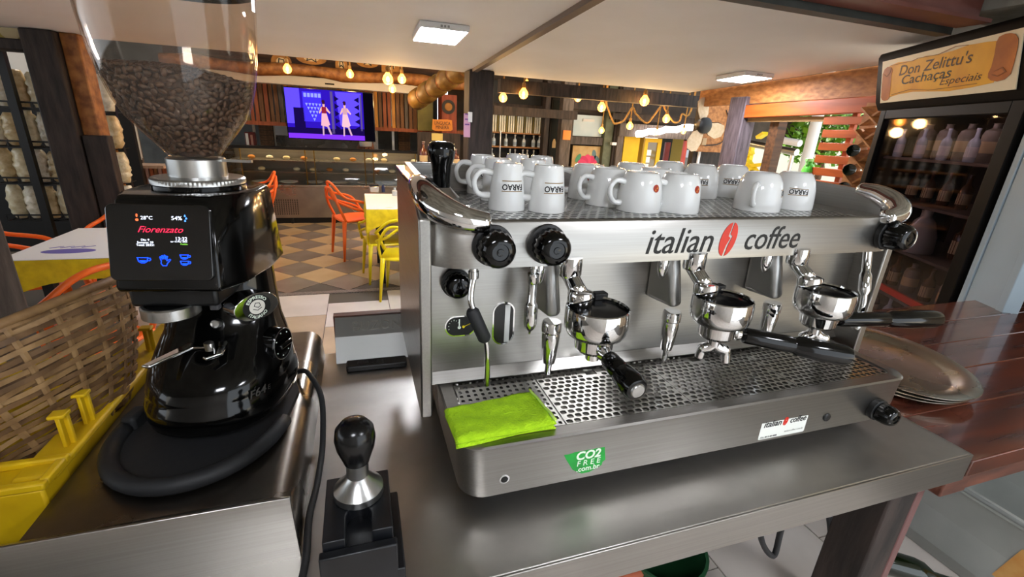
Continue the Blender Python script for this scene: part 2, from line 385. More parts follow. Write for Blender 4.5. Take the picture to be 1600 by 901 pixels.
# perforated sheet builder
def perf(mb, x0, x1, y0, y1, nx, ny, z, t, fx, fy, stag=True, nh=3):
    dx = (x1-x0)/nx; dy = (y1-y0)/ny
    for j in range(ny):
        o = dx/2 if (stag and j % 2) else 0
        for i in range(nx-(1 if o else 0)):
            a = x0+o+i*dx; c = y0+j*dy; cx = a+dx/2; cy = c+dy/2; hx = dx*fx/2; hy = dy*fy/2; ch = min(hx, hy)*.6
            ou = [(a,c),(cx,c),(a+dx,c),(a+dx,cy),(a+dx,c+dy),(cx,c+dy),(a,c+dy),(a,cy)]
            inn = [(cx-hx+ch*.3,cy-hy+ch*.3),(cx,cy-hy),(cx+hx-ch*.3,cy-hy+ch*.3),(cx+hx,cy),(cx+hx-ch*.3,cy+hy-ch*.3),(cx,cy+hy),(cx-hx+ch*.3,cy+hy-ch*.3),(cx-hx,cy)]
            vs = [(p[0],p[1],z) for p in ou]+[(p[0],p[1],z) for p in inn]+[(p[0],p[1],z-t) for p in inn]
            mb.add(vs, [(k,(k+1)%8,8+(k+1)%8,8+k) for k in range(8)]+[(8+k,8+(k+1)%8,16+(k+1)%8,16+k) for k in range(8)])
        if o:
            for a, e in ((x0, x0+o), (x1-o, x1)): mb.add([(a,y0+j*dy,z),(e,y0+j*dy,z),(e,y0+(j+1)*dy,z),(a,y0+(j+1)*dy,z)], [(0,1,2,3)])
    return mb
# cup tray on top
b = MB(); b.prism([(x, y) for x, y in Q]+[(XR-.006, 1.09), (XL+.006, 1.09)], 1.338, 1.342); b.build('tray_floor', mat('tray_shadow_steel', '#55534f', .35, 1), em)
b = perf(MB(), .19, 1.06, .715, 1.07, 46, 22, 1.353, .004, .74, .45); b.build('cup_tray', mat('cup_tray_steel', '#c9c8c5', .22, 1), em)
b = MB(); b.box(.10, .19, .72, 1.085, 1.348, 1.353); b.box(1.06, 1.15, .72, 1.085, 1.348, 1.353); b.box(.15, 1.10, .692, .715, 1.348, 1.353); b.box(.10, 1.15, 1.07, 1.09, 1.348, 1.353); b.build('tray_border', steel, em)
b = MB(); b.box(.10, 1.15, 1.088, 1.10, 1.345, 1.415); b.build('cup_rail', steel, em, bev=.003)
for x in (.10, 1.138):
    b = MB(); b.prism([(.74, 1.35), (1.09, 1.35), (1.09, 1.415), (.80, 1.405), (.74, 1.385)], x, x+.012, lambda y, z, xx: (xx, y, z)); b.build('cup_rail', steel_y, em)
# polished swooping corner castings
for s in (0, 1):
    X = lambda x: x if not s else XL+XR-x
    pts = bez([(X(.096), .815, 1.402), (X(.098), .76, 1.396), (X(.112), .71, 1.380), (X(.145), .682, 1.366), (X(.19), .676, 1.359)], 6)
    m_ = len(pts); rad = [.016+.008*sin(pi*min(1, i/(m_-1)*1.05)) for i in range(m_)]; rad[0] = .010; rad[-1] = .009; rad[-2] = .017
    MB().tube(pts, rad, 18).build('corner_casting', chrome, em, smooth=True)
# knobs on the fascia
def knob(parent, c, r=.030, L=.052, name='knob', axis=(0, -1, 0)):
    b = MB(); b.lathe([(r*1.05, 0), (r*1.12, .006), (r*1.10, .012), (r*.95, .014)], 40, c, axis)
    k_ = b.build(name, blkm, parent, smooth=40)
    b = MB(); b.lathe([(r*.9, .013), (r, .017), (r*.97, L*.72), (r*.86, L*.9), (r*.7, L), (r*.45, L+.001), (r*.42, L-.001), (r*.2, L-.001), (r*.18, L+.0005), (0, L+.001)], 72, c, axis, flute=(18, 1, 2, .06))
    o = b.build(name+'_grip', blk, k_, smooth=50); return o
for px, py in ((768, 380), (852, 377), (1378, 371)):
    p = ay(px, py, .684); knob(em, (p.x if px < 1300 else 1.088, .684, 1.323))
# lettering on the fascia
red = mat('vivid_red_print', '#d6301d', .4)
blkprint = mat('black_print', '#141414', .5)
def brand(cx, cz, y, w, parent, m_txt):
    s = w/.36
    Ml = frame((cx-.107*s, y, cz), (1, 0, 0), (0, 0, 1)); letter('italian', Ml, m_txt, 'lettering', parent, w=.145*s, h=.047*s, ext=.0006)
    Ml = frame((cx+.112*s, y, cz+.001*s), (1, 0, 0), (0, 0, 1)); letter('coffee', Ml, m_txt, 'lettering', parent, w=.138*s, h=.046*s, ext=.0006)
    # red bean made of two halves around a lightning-like crease
    f = lambda u, v, h: (cx+(u+.16*v)*s, y-h, cz+v*s)
    def arc(a0, a1, n=14): return [(.0185*cos(R(a0+(a1-a0)*i/n)), .033*sin(R(a0+(a1-a0)*i/n))) for i in range(n+1)]
    L_ = arc(95, 262)+[(-.001, -.012), (.004, .003), (-.002, .006), (-.001, .02)]
    R_ = arc(-82, 82)+[(.002, .022), (.0015, .010), (.0075, .006), (.0035, -.012)]
    MB().prism(L_, 0, .0006, f).build('bean_emblem', red, parent); MB().prism(R_, 0, .0006, f).build('bean_emblem', red, parent)
brand(.664, 1.3205, .6838, .36, fas, blkprint)
# drip tray
def ring_rr(x0, x1, y0, y1, r, z, n=8):
    o = [(x1, y1, z)]; 
    o += [(x0, y1, z)]
    for i in range(n+1): t = R(180+90*i/n); o.append((x0+r+r*cos(t), y0+r+r*sin(t), z))
    for i in range(n+1): t = R(270+90*i/n); o.append((x1-r+r*cos(t), y0+r+r*sin(t), z))
    return o
b = MB(); b.rings([ring_rr(.136, 1.108, .568, .775, .036, .930), ring_rr(.128, 1.116, .561, .775, .042, .936), ring_rr(.122, 1.122, .559, .775, .042, 1.026), ring_rr(.1205, 1.1235, .5575, .775, .043, 1.031), ring_rr(.124, 1.120, .561, .775, .040, 1.034), ring_rr(.146, 1.098, .583, .765, .022, 1.034), ring_rr(.147, 1.097, .584, .764, .021, 1.012)])
drip = b.build('drip_tray', steel, em, smooth=40)
gr = mat('drip_grate_steel', '#c4c3bf', .16, 1)
X0 = .150; gw = .944/4
b = MB(); perf(b, X0, X0+.16, .588, .760, 12, 12, 1.031, .004, .5, .62, False); b.build('drip_grate', gr, em)
for g in range(3):
    xa = X0+.163+g*.2605; xb = xa+.258
    b = MB(); perf(b, xa, xb, .588, .722, 17, 10, 1.031, .004, .80, .80)
    # rear strip with the square drain opening
    perf(b, xa, xa+.10, .722, .760, 7, 3, 1.031, .004, .80, .80); perf(b, xa+.14, xb, .722, .760, 8, 3, 1.031, .004, .80, .80)
    b.box(xa+.10, xa+.108, .722, .760, 1.027, 1.031); b.box(xa+.132, xa+.14, .722, .760, 1.027, 1.031); b.box(xa+.108, xa+.132, .722, .73, 1.027, 1.031); b.box(xa+.108, xa+.132, .752, .760, 1.027, 1.031)
    b.build('drip_grate', gr, em)
for px, py, wd in ((1360, 648, 0),):
    knob(em, (1.036, .5605, .968), .022, .045)
b = MB(); b.lathe([(.009, 0), (.0095, .002), (.008, .004), (.006, .0045)], 24, (.897, .561, .967), (0, -1, 0)); b.build('push_button', blkm, em, smooth=40)
b = MB(); b.lathe([(.0085, 0), (.0085, .0012), (.006, .0014)], 24, (.196, .5605, .966), (0, -1, 0)); b.build('hole_bush', chrome, em, smooth=40)
b = MB(); b.lathe([(.006, 0), (.006, .0016)], 20, (.196, .5605, .966), (0, -1, 0)); b.build('drain_hole', dark, em)
# stickers on the drip tray front
st = MB(); st.prism(rrect(.722, .842, .942, .999, .003), 0, .0005, lambda x, z, h: (x, .5605-h, z)); sk = st.build('sticker', mat('sticker_white', '#e9ebe4', .4), em)
brand(.783, .977, .5598, .108, sk, blkprint)
letter('small', frame((.812, .5599, .952), (1, 0, 0), (0, 0, 1)), mat('grey_print', '#9a9a94', .6), 'lettering', sk, w=.05, ext=.0003)
letter('tel', frame((.748, .5599, .946), (1, 0, 0), (0, 0, 1)), blkprint, 'lettering', sk, w=.042, ext=.0003)
leaf = [(-.040, .018), (-.030, .0175), (-.022, .019), (-.008, .029), (.010, .032), (.026, .029), (.036, .021), (.0385, .006), (.041, -.008), (.036, -.012), (.035, -.018), (.024, -.0235), (.012, -.0285), (-.002, -.0285), (-.012, -.023), (-.021, -.016), (-.028, -.004), (-.034, .006)]
fl = lambda u, v, h: (.338+u, .5603-h, .975+v)
lfs = MB().prism(leaf[::-1], 0, .0006, fl).build('leaf_sticker', mat('leaf_green_print', '#19a83c', .35, c2='#0f8a2e', scale=30), em)
wp = mat('white_print', '#e9f5e6', .5)
letter('co2', frame((.345, .5595, .985), (1, 0, 0), (0, 0, 1)), wp, 'lettering', lfs, w=.046, ext=.0004)
letter('free', frame((.347, .5595, .969), (1, 0, 0), (0, 0, 1)), wp, 'lettering', lfs, w=.044, ext=.0004)
letter('combr', frame((.347, .5595, .957), (1, 0, 0), (0, 0, 1)), wp, 'lettering', lfs, w=.044, ext=.0004)
for x in (.19, 1.05):
    for y in (.62, 1.05): MB().lathe([(.022, .9005), (.026, .905), (.02, .93)], 20, (x, y, 0)).build('foot', blkr, em, smooth=40)
# fittings on the back plate: pressure gauge, oval sight window, valve knob
def oval(cx, cz, hw, hh, n=20):
    o = []
    r = min(hw, hh)
    for i in range(n):
        a = 2*pi*i/n; o.append((cx+r*cos(a)+(hw-r if cos(a) > 0 else r-hw)*(1 if abs(cos(a)) > 1e-6 else 0), cz+r*sin(a)+(hh-r if sin(a) > 0 else r-hh)))
    return o
fy = lambda u, v, h: (u, .772-h, v)
MB().prism(oval(.250, 1.143, .0225, .045, 28), -.001, .0012, fy).build('window_rim', chrome, em, smooth=40)
sw = MB().prism(oval(.250, 1.143, .0195, .042, 28), 0, .0018, fy).build('sight_window', mat('dark_interior', '#17130f', .2), em)
MB().box(.252, .262, .7695, .7715, 1.104, 1.182).build('inner_pipe', satin, sw)
MB().prism(oval(.166, 1.145, .030, .021, 28), -.001, .0012, fy).build('gauge_rim', chrome, em, smooth=40)
pg = MB().prism(oval(.166, 1.145, .0275, .0185, 28), 0, .0018, fy).build('pressure_gauge', blkm, em)
b = MB(); b.lathe([(.003, 0), (.003, .001)], 12, (.163, .7700, 1.143), (0, -1, 0)); b.beam((.163, .7693, 1.143), (.163, .7693, 1.16), .002, .0006); b.build('gauge_needle', wp, pg)
b = MB(); b.lathe([(.0025, 0), (.0025, .001)], 12, (.171, .7700, 1.144), (0, -1, 0)); b.beam((.171, .7693, 1.144), (.185, .7693, 1.15), .002, .0006); b.build('gauge_needle', yplas, pg)
for i in range(9):
    a = R(200-220*i/8); 
    MB().beam((.153+.009*cos(a), .7697, 1.145+.012*sin(a)), (.153+.011*cos(a), .7697, 1.145+.0145*sin(a)), .001, .0004).build('gauge_tick', wp, pg)
knob(em, (.155, .772, 1.233), .024, .036, 'steam_valve')
# steam wand, hot water spout, right-hand wand
b = MB(); b.cyl((.171, .70, 1.288), (.171, .70, 1.262), .0075); b.tube(bez([(.171, .70, 1.265), (.166, .695, 1.235), (.168, .69, 1.215), (.188, .688, 1.17), (.196, .688, 1.13), (.198, .690, 1.062)], 6), .0052, 12)
b.lathe([(.009, 0), (.009, .012)], 20, (.171, .70, 1.263)); b.build('steam_wand', chrome, em, smooth=40)
b = MB(); b.tube([(.1655, .689, 1.212), (.168, .689, 1.207), (.190, .688, 1.157), (.192, .688, 1.152)], [.008, .0115, .0115, .008], 16); b.build('wand_grip', blkr, em, smooth=40)
b = MB(); b.lathe([(.009, 1.288), (.009, 1.276), (.006, 1.274), (.006, 1.268), (.0105, 1.266), (.0105, 1.25), (.008, 1.247), (.0085, 1.215), (.0115, 1.21), (.0125, 1.206), (.0118, 1.172), (.009, 1.163), (.003, 1.157), (.002, 1.152)][::-1], 20, (.277, .70, 0)); b.build('water_spout', chrome, em, smooth=40)
b = MB(); b.tube(bez([(1.075, .70, 1.29), (1.073, .69, 1.25), (1.062, .675, 1.215), (1.055, .66, 1.17), (1.048, .655, 1.125)], 5), [.009]*8+[.012]*5+[.0065]*8, 14); b.build('steam_wand', chrome, em, smooth=40)
b = MB(); b.sphere((1.047, .654, 1.118), .010, 12, 8); b.build('wand_tip', satin, em, smooth=True)

# group heads and their portafilters
GY = .632
gcx = [ay(935, 474, GY).x, ay(1131, 461, GY).x, ay(1292, 451, GY).x]
greycast = mat('grey_cast_metal', '#b4b4b2', .36, 1)
blkdisc = mat('black_cap_plate', '#0c0c0d', .16, coat=.3)
def group(i, gx):
    g = MB()
    # chrome bell with open rounded rim
    g.lathe([(.030, 1.170), (.040, 1.171), (.0490, 1.176), (.0535, 1.185), (.0548, 1.196), (.0548, 1.217), (.0535, 1.2235), (.0515, 1.225), (.0500, 1.222)], 56, (gx, GY, 0), caps=(True, False))
    g.build('group_bell', chrome, em, smooth=35)
    MB().lathe([(.0505, 1.2165), (.0505, 1.2185), (.0, 1.2195)], 48, (gx, GY, 0), caps=(True, False)).build('group_cap', blkdisc, em, smooth=35)
    # stem under the fascia, waist and collar down on to the bell
    MB().lathe([(.0205, 1.296), (.0205, 1.266), (.0190, 1.262), (.015, 1.260)][::-1], 28, (gx-.030, .690, 0)).build('group_stem', chrome, em, smooth=40)
    MB().tube([(gx-.030, .690, 1.266), (gx-.028, .682, 1.258), (gx-.025, .668, 1.246), (gx-.023, .660, 1.238)], [.0155, .0145, .0150, .0165], 20).build('group_elbow', chrome, em, smooth=True)
    MB().lathe([(.0195, 1.219), (.0215, 1.222), (.0225, 1.230), (.0225, 1.240), (.0205, 1.245), (.014, 1.247)], 28, (gx-.022, .656, 0)).build('elbow_collar', chrome, em, smooth=40)
    # cast neck and polished teardrop boss
    b = MB(); b.add([(gx-.072, .775, 1.285), (gx-.038, .775, 1.285), (gx-.036, .775, 1.178), (gx-.068, .775, 1.178), (gx-.066, .712, 1.285), (gx-.042, .712, 1.285), (gx-.036, .690, 1.186), (gx-.062, .692, 1.180)], [(0,3,2,1),(4,5,6,7),(0,1,5,4),(3,7,6,2),(0,4,7,3),(1,2,6,5)]); b.build('group_neck', greycast, em, bev=.010, seg=4)
    b = MB(); b.sphere((0, 0, 0), 1, 20, 12); mb = MB(); mb.M = Matrix.Translation((gx-.074, .722, 1.266)) @ Matrix.Diagonal((.013, .010, .032, 1)); mb.add(b.v, b.f); mb.build('teardrop_boss', chrome, em, smooth=True)
    # discharge nozzle below the neck
    MB().lathe([(.0165, 1.172), (.0185, 1.167), (.0185, 1.153), (.016, 1.150), (.0170, 1.143), (.0135, 1.098), (.0115, 1.088), (.0068, 1.086), (.0062, 1.064), (.004, 1.062)][::-1], 18, (gx-.050, .702, 0)).build('discharge_nozzle', chrome, em, smooth=35)
    # lock lug behind the bell
    b = MB(); b.box(gx+.015, gx+.042, GY+.040, GY+.058, 1.218, 1.231); b.build('lock_lug', blkm, em, bev=.002)
for i, gx in enumerate(gcx): group(i, gx)
def portafilter(i, gx, end, label, spouts):
    t = thing('portafilter', label, 'portafilter', 'portafilters locked in the machine')
    b = MB(); b.lathe([(.014, 1.142), (.028, 1.144), (.033, 1.150), (.0345, 1.1698)], 40, (gx, GY, 0)); b.build('basket_holder', chrome, t, smooth=35)
    b = MB(); b.lathe([(.012, 1.126), (.0125, 1.144)], 20, (gx, GY, 0))
    if spouts == 2:
        b.tube(bez([(gx, GY, 1.130), (gx+.012, GY-.004, 1.120), (gx+.024, GY-.008, 1.116), (gx+.029, GY-.010, 1.092)], 5), [.011]*6+[.0105]*5+[.009]*5, 12)
        b.tube(bez([(gx, GY, 1.130), (gx-.008, GY+.004, 1.120), (gx-.016, GY+.008, 1.116), (gx-.018, GY+.010, 1.098)], 5), [.011]*6+[.0105]*5+[.009]*5, 12)
    b.build('spout', chrome, t, smooth=40)
    a = Vector((gx, GY, 1.158)); e = Vector(end); d = (e-a).normalized(); L = (e-a).length
    u0 = a+d*.033
    b = MB(); b.lathe([(.010, 0), (.0135, .004), (.012, .010), (.0085, .016), (.0085, .022)], 24, u0, d); b.build('ferrule', chrome, t, smooth=35)
    h0 = a+d*.053; hl = L-.053
    b = MB(); b.lathe([(.010, -.002), (.0145, .0), (.0155, .004), (.0165, hl*.42), (.0150, hl*.45), (.0150, hl*.47), (.0185, hl*.50), (.0205, hl*.72), (.0200, hl*.92), (.0170, hl*.985), (.012, hl)], 28, h0, d); hh_ = b.build('handle', blk, t, smooth=35)
    b = MB(); b.lathe([(.0125, hl-.003), (.0120, hl+.001), (.010, hl+.003), (.0, hl+.0035)], 24, h0, d); b.build('end_cap', satin, hh_, smooth=40)
    return t
portafilter(0, gcx[0], ay(996, 610, .495), 'portafilter under the left group, black handle pointing at the viewer', 0)
portafilter(1, gcx[1], az(1327, 556, 1.125), 'portafilter under the middle group, black handle pointing right', 2)
portafilter(2, gcx[2], az(1466, 498, 1.150), 'portafilter under the right group, black handle reaching past the machine', 2)

# ================================================================== cups on the machine
gold = mat('gold_brown_print', '#8a6a2c', .35)
reddot = mat('red_badge_print', '#a8301c', .4)
def make_cup(kind):
    t = thing('coffee_cup', '', 'cup', 'upturned cups on the machine', local=True)
    if kind == 'A': out = [(.0195, .070), (.0215, .0695), (.0225, .066), (.0245, .050), (.0268, .030), (.0285, .012), (.0290, .003), (.0288, .0)]
    elif kind == 'B': out = [(.0235, .063), (.0262, .0625), (.0280, .060), (.0330, .047), (.0355, .030), (.0365, .014), (.0370, .003), (.0366, 0)]
    else: out = [(.0220, .068), (.0250, .0675), (.0285, .064), (.0350, .052), (.0385, .036), (.0400, .018), (.0405, .004), (.040, 0)]
    ro = lambda z: next((a[0]+(b_[0]-a[0])*((z-a[1])/(b_[1]-a[1])) for a, b_ in zip(out, out[1:]) if b_[1] <= z <= a[1]), .03)
    inn = [(r-.003, max(z, .0)) for r, z in out[::-1] if z < .058]
    prof = [(out[0][0]-.003, out[0][1]-.0025), (out[0][0]-.002, out[0][1])]+out+inn+[(.001, .058)]
    b = MB(); b.lathe([(.0005, out[0][1]-.0025)]+prof, 40, caps=(False, False)); bo = b.build('body', ceram, t, smooth=50)
    h = out[0][1]
    if kind == 'A': hp = [(ro(.054)-.002, .054), (.040, .056), (.050, .046), (.051, .034), (.044, .022), (ro(.020)-.002, .020)]
    else: hp = [(ro(.046)-.003, .046), (.047, .049), (.057, .040), (.057, .026), (.048, .014), (ro(.012)-.003, .013)]
    b = MB(); b.tube(bez([(x, 0, z) for x, z in hp], 5), [.0050]*4+[.0042]*18+[.005]*4, 10, flat=1.0); b.build('handle', ceram, t, smooth=True)
    az0 = R(100)
    if kind in 'AC':
        zz = .036 if kind == 'A' else .034
        def fn(p): a = az0-p.x/ro(zz); r = ro(max(.002, zz-p.y))+.0003+p.z; return Vector((r*cos(a), r*sin(a), zz-p.y))
        letter('farao', Matrix.Identity(4), blkprint, 'lettering', bo, w=.033, h=.009, fn=fn, ext=.0002)
        for dz in (.0058, -.0058) if kind == 'C' else (.006, -.009):
            bb = MB(); rs = []
            for s_ in range(9):
                a = az0-(-.017+.034*s_/8)/ro(zz); z_ = zz-dz; r = ro(z_)
                rs.append([((r+o_)*cos(a), (r+o_)*sin(a), z_+q_) for o_, q_ in ((-.001, -.0006), (.0004, -.0006), (.0004, .0006), (-.001, .0006))])
            bb.rings(rs).build('gold_line', gold, bo)
    else:
        bb = MB(); zz = .040; r = ro(zz); rs = []
        vs = [Vector(((r+.0006)*cos(az0), (r+.0006)*sin(az0), zz))]
        for i in range(20):
            a = 2*pi*i/20; u, v = .0062*cos(a), .0062*sin(a); an = az0+u/r; r2 = ro(zz+v)+.0005; vs.append(Vector((r2*cos(an), r2*sin(an), zz+v)))
        bb.add(vs, [(0, 1+i, 1+(i+1) % 20) for i in range(20)]); rb2 = bb.build('red_badge', reddot, bo)
        bb = MB()
        for q in ((-.002, -.002), (.0015, .0015)):
            an = az0+q[0]/r; pts = []
            for dx, dz in ((-.0018, -.002), (.0018, -.002), (.0, .0025)):
                a2 = az0+(q[0]+dx)/r; z2 = zz+q[1]+dz; r2 = ro(z2)+.0012; pts.append((r2*cos(a2), r2*sin(a2), z2))
            bb.add(pts, [(0, 1, 2)])
        bb.build('badge_mark', mat('badge_orange', '#e08a3c', .5), bo)
    return t
CT = 1.353
cups = [('A', 791, 326, 172, 'upturned tall white cup, front row, second from the left corner casting, gold lettering'),
        ('A', 853, 329, 174, 'upturned tall white cup at the right front of the narrow cups, lettering facing out'),
        ('A', 776, 312, 178, 'upturned tall white cup directly behind the front left lettered cup'),
        ('A', 753, 301, 185, 'leftmost upturned tall white cup with its round handle sticking out left'),
        ('A', 829, 311, 200, 'upturned tall white cup between the two front lettered cups, one row back'),
        ('A', 843, 299, 150, 'upturned tall white cup at the back right of the narrow cups'),
        ('A', 806, 295, 120, 'upturned tall white cup in the back row by the wooden pillar'),
        ('B', 916, 309, 150, 'upturned white cup left of the red badge cups, handle reaching up left'),
        ('B', 946, 319, 185, 'upturned white cup with half hidden red badge, second of the middle group'),
        ('B', 996, 328, 182, 'upturned white cup with a full red badge at the front'),
        ('B', 1056, 329, 186, 'upturned white cup with a red badge at its right edge, front right'),
        ('B', 981, 301, 120, 'upturned white cup low in the back row behind the red badge cups'),
        ('B', 1018, 315, 190, 'upturned white cup mostly hidden between the two front red badge cups'),
        ('C', 1040, 301, 110, 'upturned white cup in the back row left of the lettered round cups'),
        ('C', 1088, 307, 132, 'upturned round white cup with lettering, left of the back right pair'),
        ('C', 1137, 306, 130, 'upturned round white cup with lettering, right of the back right pair'),
        ('C', 1180, 327, 216, 'upturned round white cup with its handle turned to the viewer'),
        ('C', 1232, 324, 137, 'upturned round white cup at the far right, lettering facing out')]
proto = {}
for kd, px, py, ha, lab in cups:
    c = make_cup(kd) if kd not in proto else copy_tree(proto[kd])
    proto.setdefault(kd, c); p = az(px, py, CT)
    place(c, (p.x, p.y, CT+.0004), R(ha), lab); c.scale = (1.22,)*3

# ================================================================== tampers, filter basket, cloth, platters, remote
def tamper(label, loc, kind):
    t = thing('tamper', label, 'tamper', local=True)
    if kind == 0:
        MB().lathe([(.031, 0), (.033, .001), (.033, .011), (.031, .013), (.018, .026), (.0145, .032), (.0145, .050), (.0165, .054), (.0165, .056)], 48).build('base', satin, t, smooth=30)
        MB().lathe([(.0165, .054), (.019, .062), (.0245, .078), (.0265, .092), (.0245, .106), (.017, .1155), (.008, .119), (.001, .1195)], 40).build('handle', mat('satin_black_lacquer', '#0a0a0b', .22), t, smooth=60)
    else:
        MB().lathe([(.028, 0), (.029, .001), (.029, .016), (.027, .0175), (.017, .028), (.014, .031)], 48).build('base', satin, t, smooth=30)
        MB().lathe([(.0135, .030), (.0145, .05), (.0165, .066), (.0205, .078), (.0215, .088), (.0205, .097), (.016, .101), (.005, .102)], 36).build('handle', blk, t, smooth=50)
    t.location = loc; return t
ts = thing('tamping_stand', 'black tamping stand on the steel counter in front of the machine', 'tamping stand')
bt = mat('stand_black', '#0c0d10', .38, c2='#14161a', scale=30)
U = [(-.068, .578), (-.068, .466), (-.041, .466), (-.041, .495)]+[(-.025+.016*cos(R(180-180*i/10)), .500+.017*sin(R(180-180*i/10))) for i in range(11)]+[(-.009, .495), (-.009, .470), (.017, .470), (.017, .578)]
MB().prism(U[::-1] if False else U, .93, 1.010).build('top_plate', bt, ts, bev=.0015)
MB().prism([(-.0665, .577), (-.0665, .456), (.016, .456), (.016, .577)], .9005, .992).build('body', bt, ts, bev=.002)
MB().prism([(-.072, .4655), (-.072, .4525), (.021, .4525), (.021, .4655)], .9005, .998).build('front_block', bt, ts, bev=.002)
MB().prism([(.0175, .590), (.0175, .4525), (.030, .4525), (.030, .590)], .9005, .955).build('side_block', bt, ts, bev=.002)
tamper('black knobbed steel tamper standing on the tamping stand', (-.024, .540, 1.0105), 0)
p = az(690, 322, CT); tamper('black handled tamper standing among the cups on the machine top', (p.x, p.y, CT+.0004), 1).scale = (1.15,)*3
p = az(657, 296, CT); t = thing('filter_basket', 'small chrome filter basket on the back left of the machine top', 'filter basket', local=True)
MB().lathe([(.027, 0), (.0285, .002), (.0300, .040), (.0325, .0415), (.0325, .043), (.0292, .043), (.0275, .003), (.0005, .003)], 40, caps=(True, False)).build('bowl', chrome, t, smooth=40)
t.location = (.150, .985, CT+.0004)
# folded lime cloth on the drip tray
cq = [az(694, 640, 1.046), az(712, 692, 1.046), az(871, 660, 1.046), az(829, 612, 1.046)]
def cpt(u, v): return (cq[0]*(1-u)+cq[3]*u)*(1-v)+(cq[1]*(1-u)+cq[2]*u)*v
from mathutils import noise
lime = mat('lime_microfibre', '#b2e01a', .95, c2='#a2d214', scale=60, bump=.5, bscale=260)
def cloth(z0, th, sh, name, seed, parent, nu=44, nv=26):
    b = MB(); top = []; bot = []
    for j in range(nv+1):
        for i in range(nu+1):
            u, v = i/nu, j/nv; p = cpt(u*sh[0]+sh[1], v*sh[2]+sh[3])
            e = min(u, 1-u)*nu*.0036; f = min(v, 1-v)*nv*.0036; ed = min(1, math.sqrt(max(0, min(e, f))/.010))
            nn = noise.noise(Vector((p.x*28, p.y*34, seed)))*.0035+noise.noise(Vector((p.x*90, p.y*90, seed+3)))*.0009
            wob = Vector((noise.noise(Vector((p.x*20, p.y*20, seed+9))), noise.noise(Vector((p.x*20, p.y*20, seed+17))), 0))*.004
            top.append((p.x+wob.x, p.y+wob.y, z0+th*(.25+.75*ed)+nn*ed)); bot.append((p.x+wob.x, p.y+wob.y, z0))
    n1 = nu+1; N = len(top); fs = []
    for j in range(nv):
        for i in range(nu): a = j*n1+i; fs.append((a, a+n1, a+n1+1, a+1)); fs.append((N+a, N+a+1, N+a+n1+1, N+a+n1))
    per = [i for i in range(n1)]+[j*n1+nu for j in range(1, nv+1)]+[nv*n1+i for i in range(nu-1, -1, -1)]+[j*n1 for j in range(nv-1, 0, -1)]
    for k in range(len(per)): a, c = per[k], per[(k+1) % len(per)]; fs.append((a, c, N+c, N+a))
    b.add(top+bot, fs); return b.build(name, lime, parent, smooth=True)
cl = thing('folded_cloth', 'folded lime green microfibre cloth on the drip tray', 'cloth')
cloth(1.0350, .009, (.985, .01, .97, .03), 'lower_fold', 2, cl); cloth(1.0425, .010, (1, 0, .99, 0), 'upper_fold', 5, cl)
hem = [cpt(.985-.004*sin(i), i/14) for i in range(15)]
MB().tube([(p.x, p.y, 1.052) for p in hem], .0022, 8).build('hem', mat('pale_lime_hem', '#c9ec6a', .9), cl, smooth=True)
# oval platters
for i in range(3):
    cx, cy = 1.455+.006*i, .825-.006*i; A, B, ang = .252-.004*i, .196-.003*i, R(58+4*i); z0 = .8858+i*.0062; b = MB(); rs = []
    for s_, h in ((.02, .0), (.70, .0), (.76, .004), (.80, .012), (.97, .019), (1.0, .0185), (1.0, .0205), (.97, .021), (.80, .0145), (.75, .006), (.70, .002), (.02, .002)):
        rs.append([(cx+A*s_*cos(a)*cos(ang)-B*s_*sin(a)*sin(ang), cy+A*s_*cos(a)*sin(ang)+B*s_*sin(a)*cos(ang), z0+h) for a in [2*pi*k/72 for k in range(72)]])
    b.rings(rs); solo(b, 'oval_platter', mat('worn_platter_steel', '#cfc8b8', .28, 1, c2='#bdb4a0', scale=8, rvar=.05), ['bottom oval steel platter of the stack on the wooden counter', 'middle oval steel platter of the stack on the wooden counter', 'top oval steel platter of the stack on the wooden counter'][i], 'platter', 'stacked oval platters', smooth=40)
# television remote
a_ = az(541, 569, .915); c_ = az(635, 560, .915); d_ = (c_-a_); d_.z = 0; L_ = d_.length; ang = math.atan2(d_.y, d_.x)
rm = thing('remote_control', 'slim black television remote lying on the steel counter', 'remote control', local=True)
MB().prism(rrect(0, L_, -.019, .019, .006), 0, .016).build('body', blkm, rm, bev=.003)
MB().lathe([(.0135, .016), (.0135, .0172), (.0105, .0174), (.0100, .0166), (.005, .0166), (.0005, .0168)], 28, (L_*.27, 0, 0)).build('dial', mat('remote_dial', '#1c1c1e', .3), rm, smooth=40)
for i in range(3):
    for j in range(3): MB().lathe([(.003, .016), (.003, .0174), (.001, .0175)], 12, (L_*.42+.013*i, -.009+.009*j, 0)).build('button', mat('remote_button', '#2c2c2e', .5), rm)
rm.location = (a_.x, a_.y, .9005); rm.rotation_euler = (0, 0, ang)

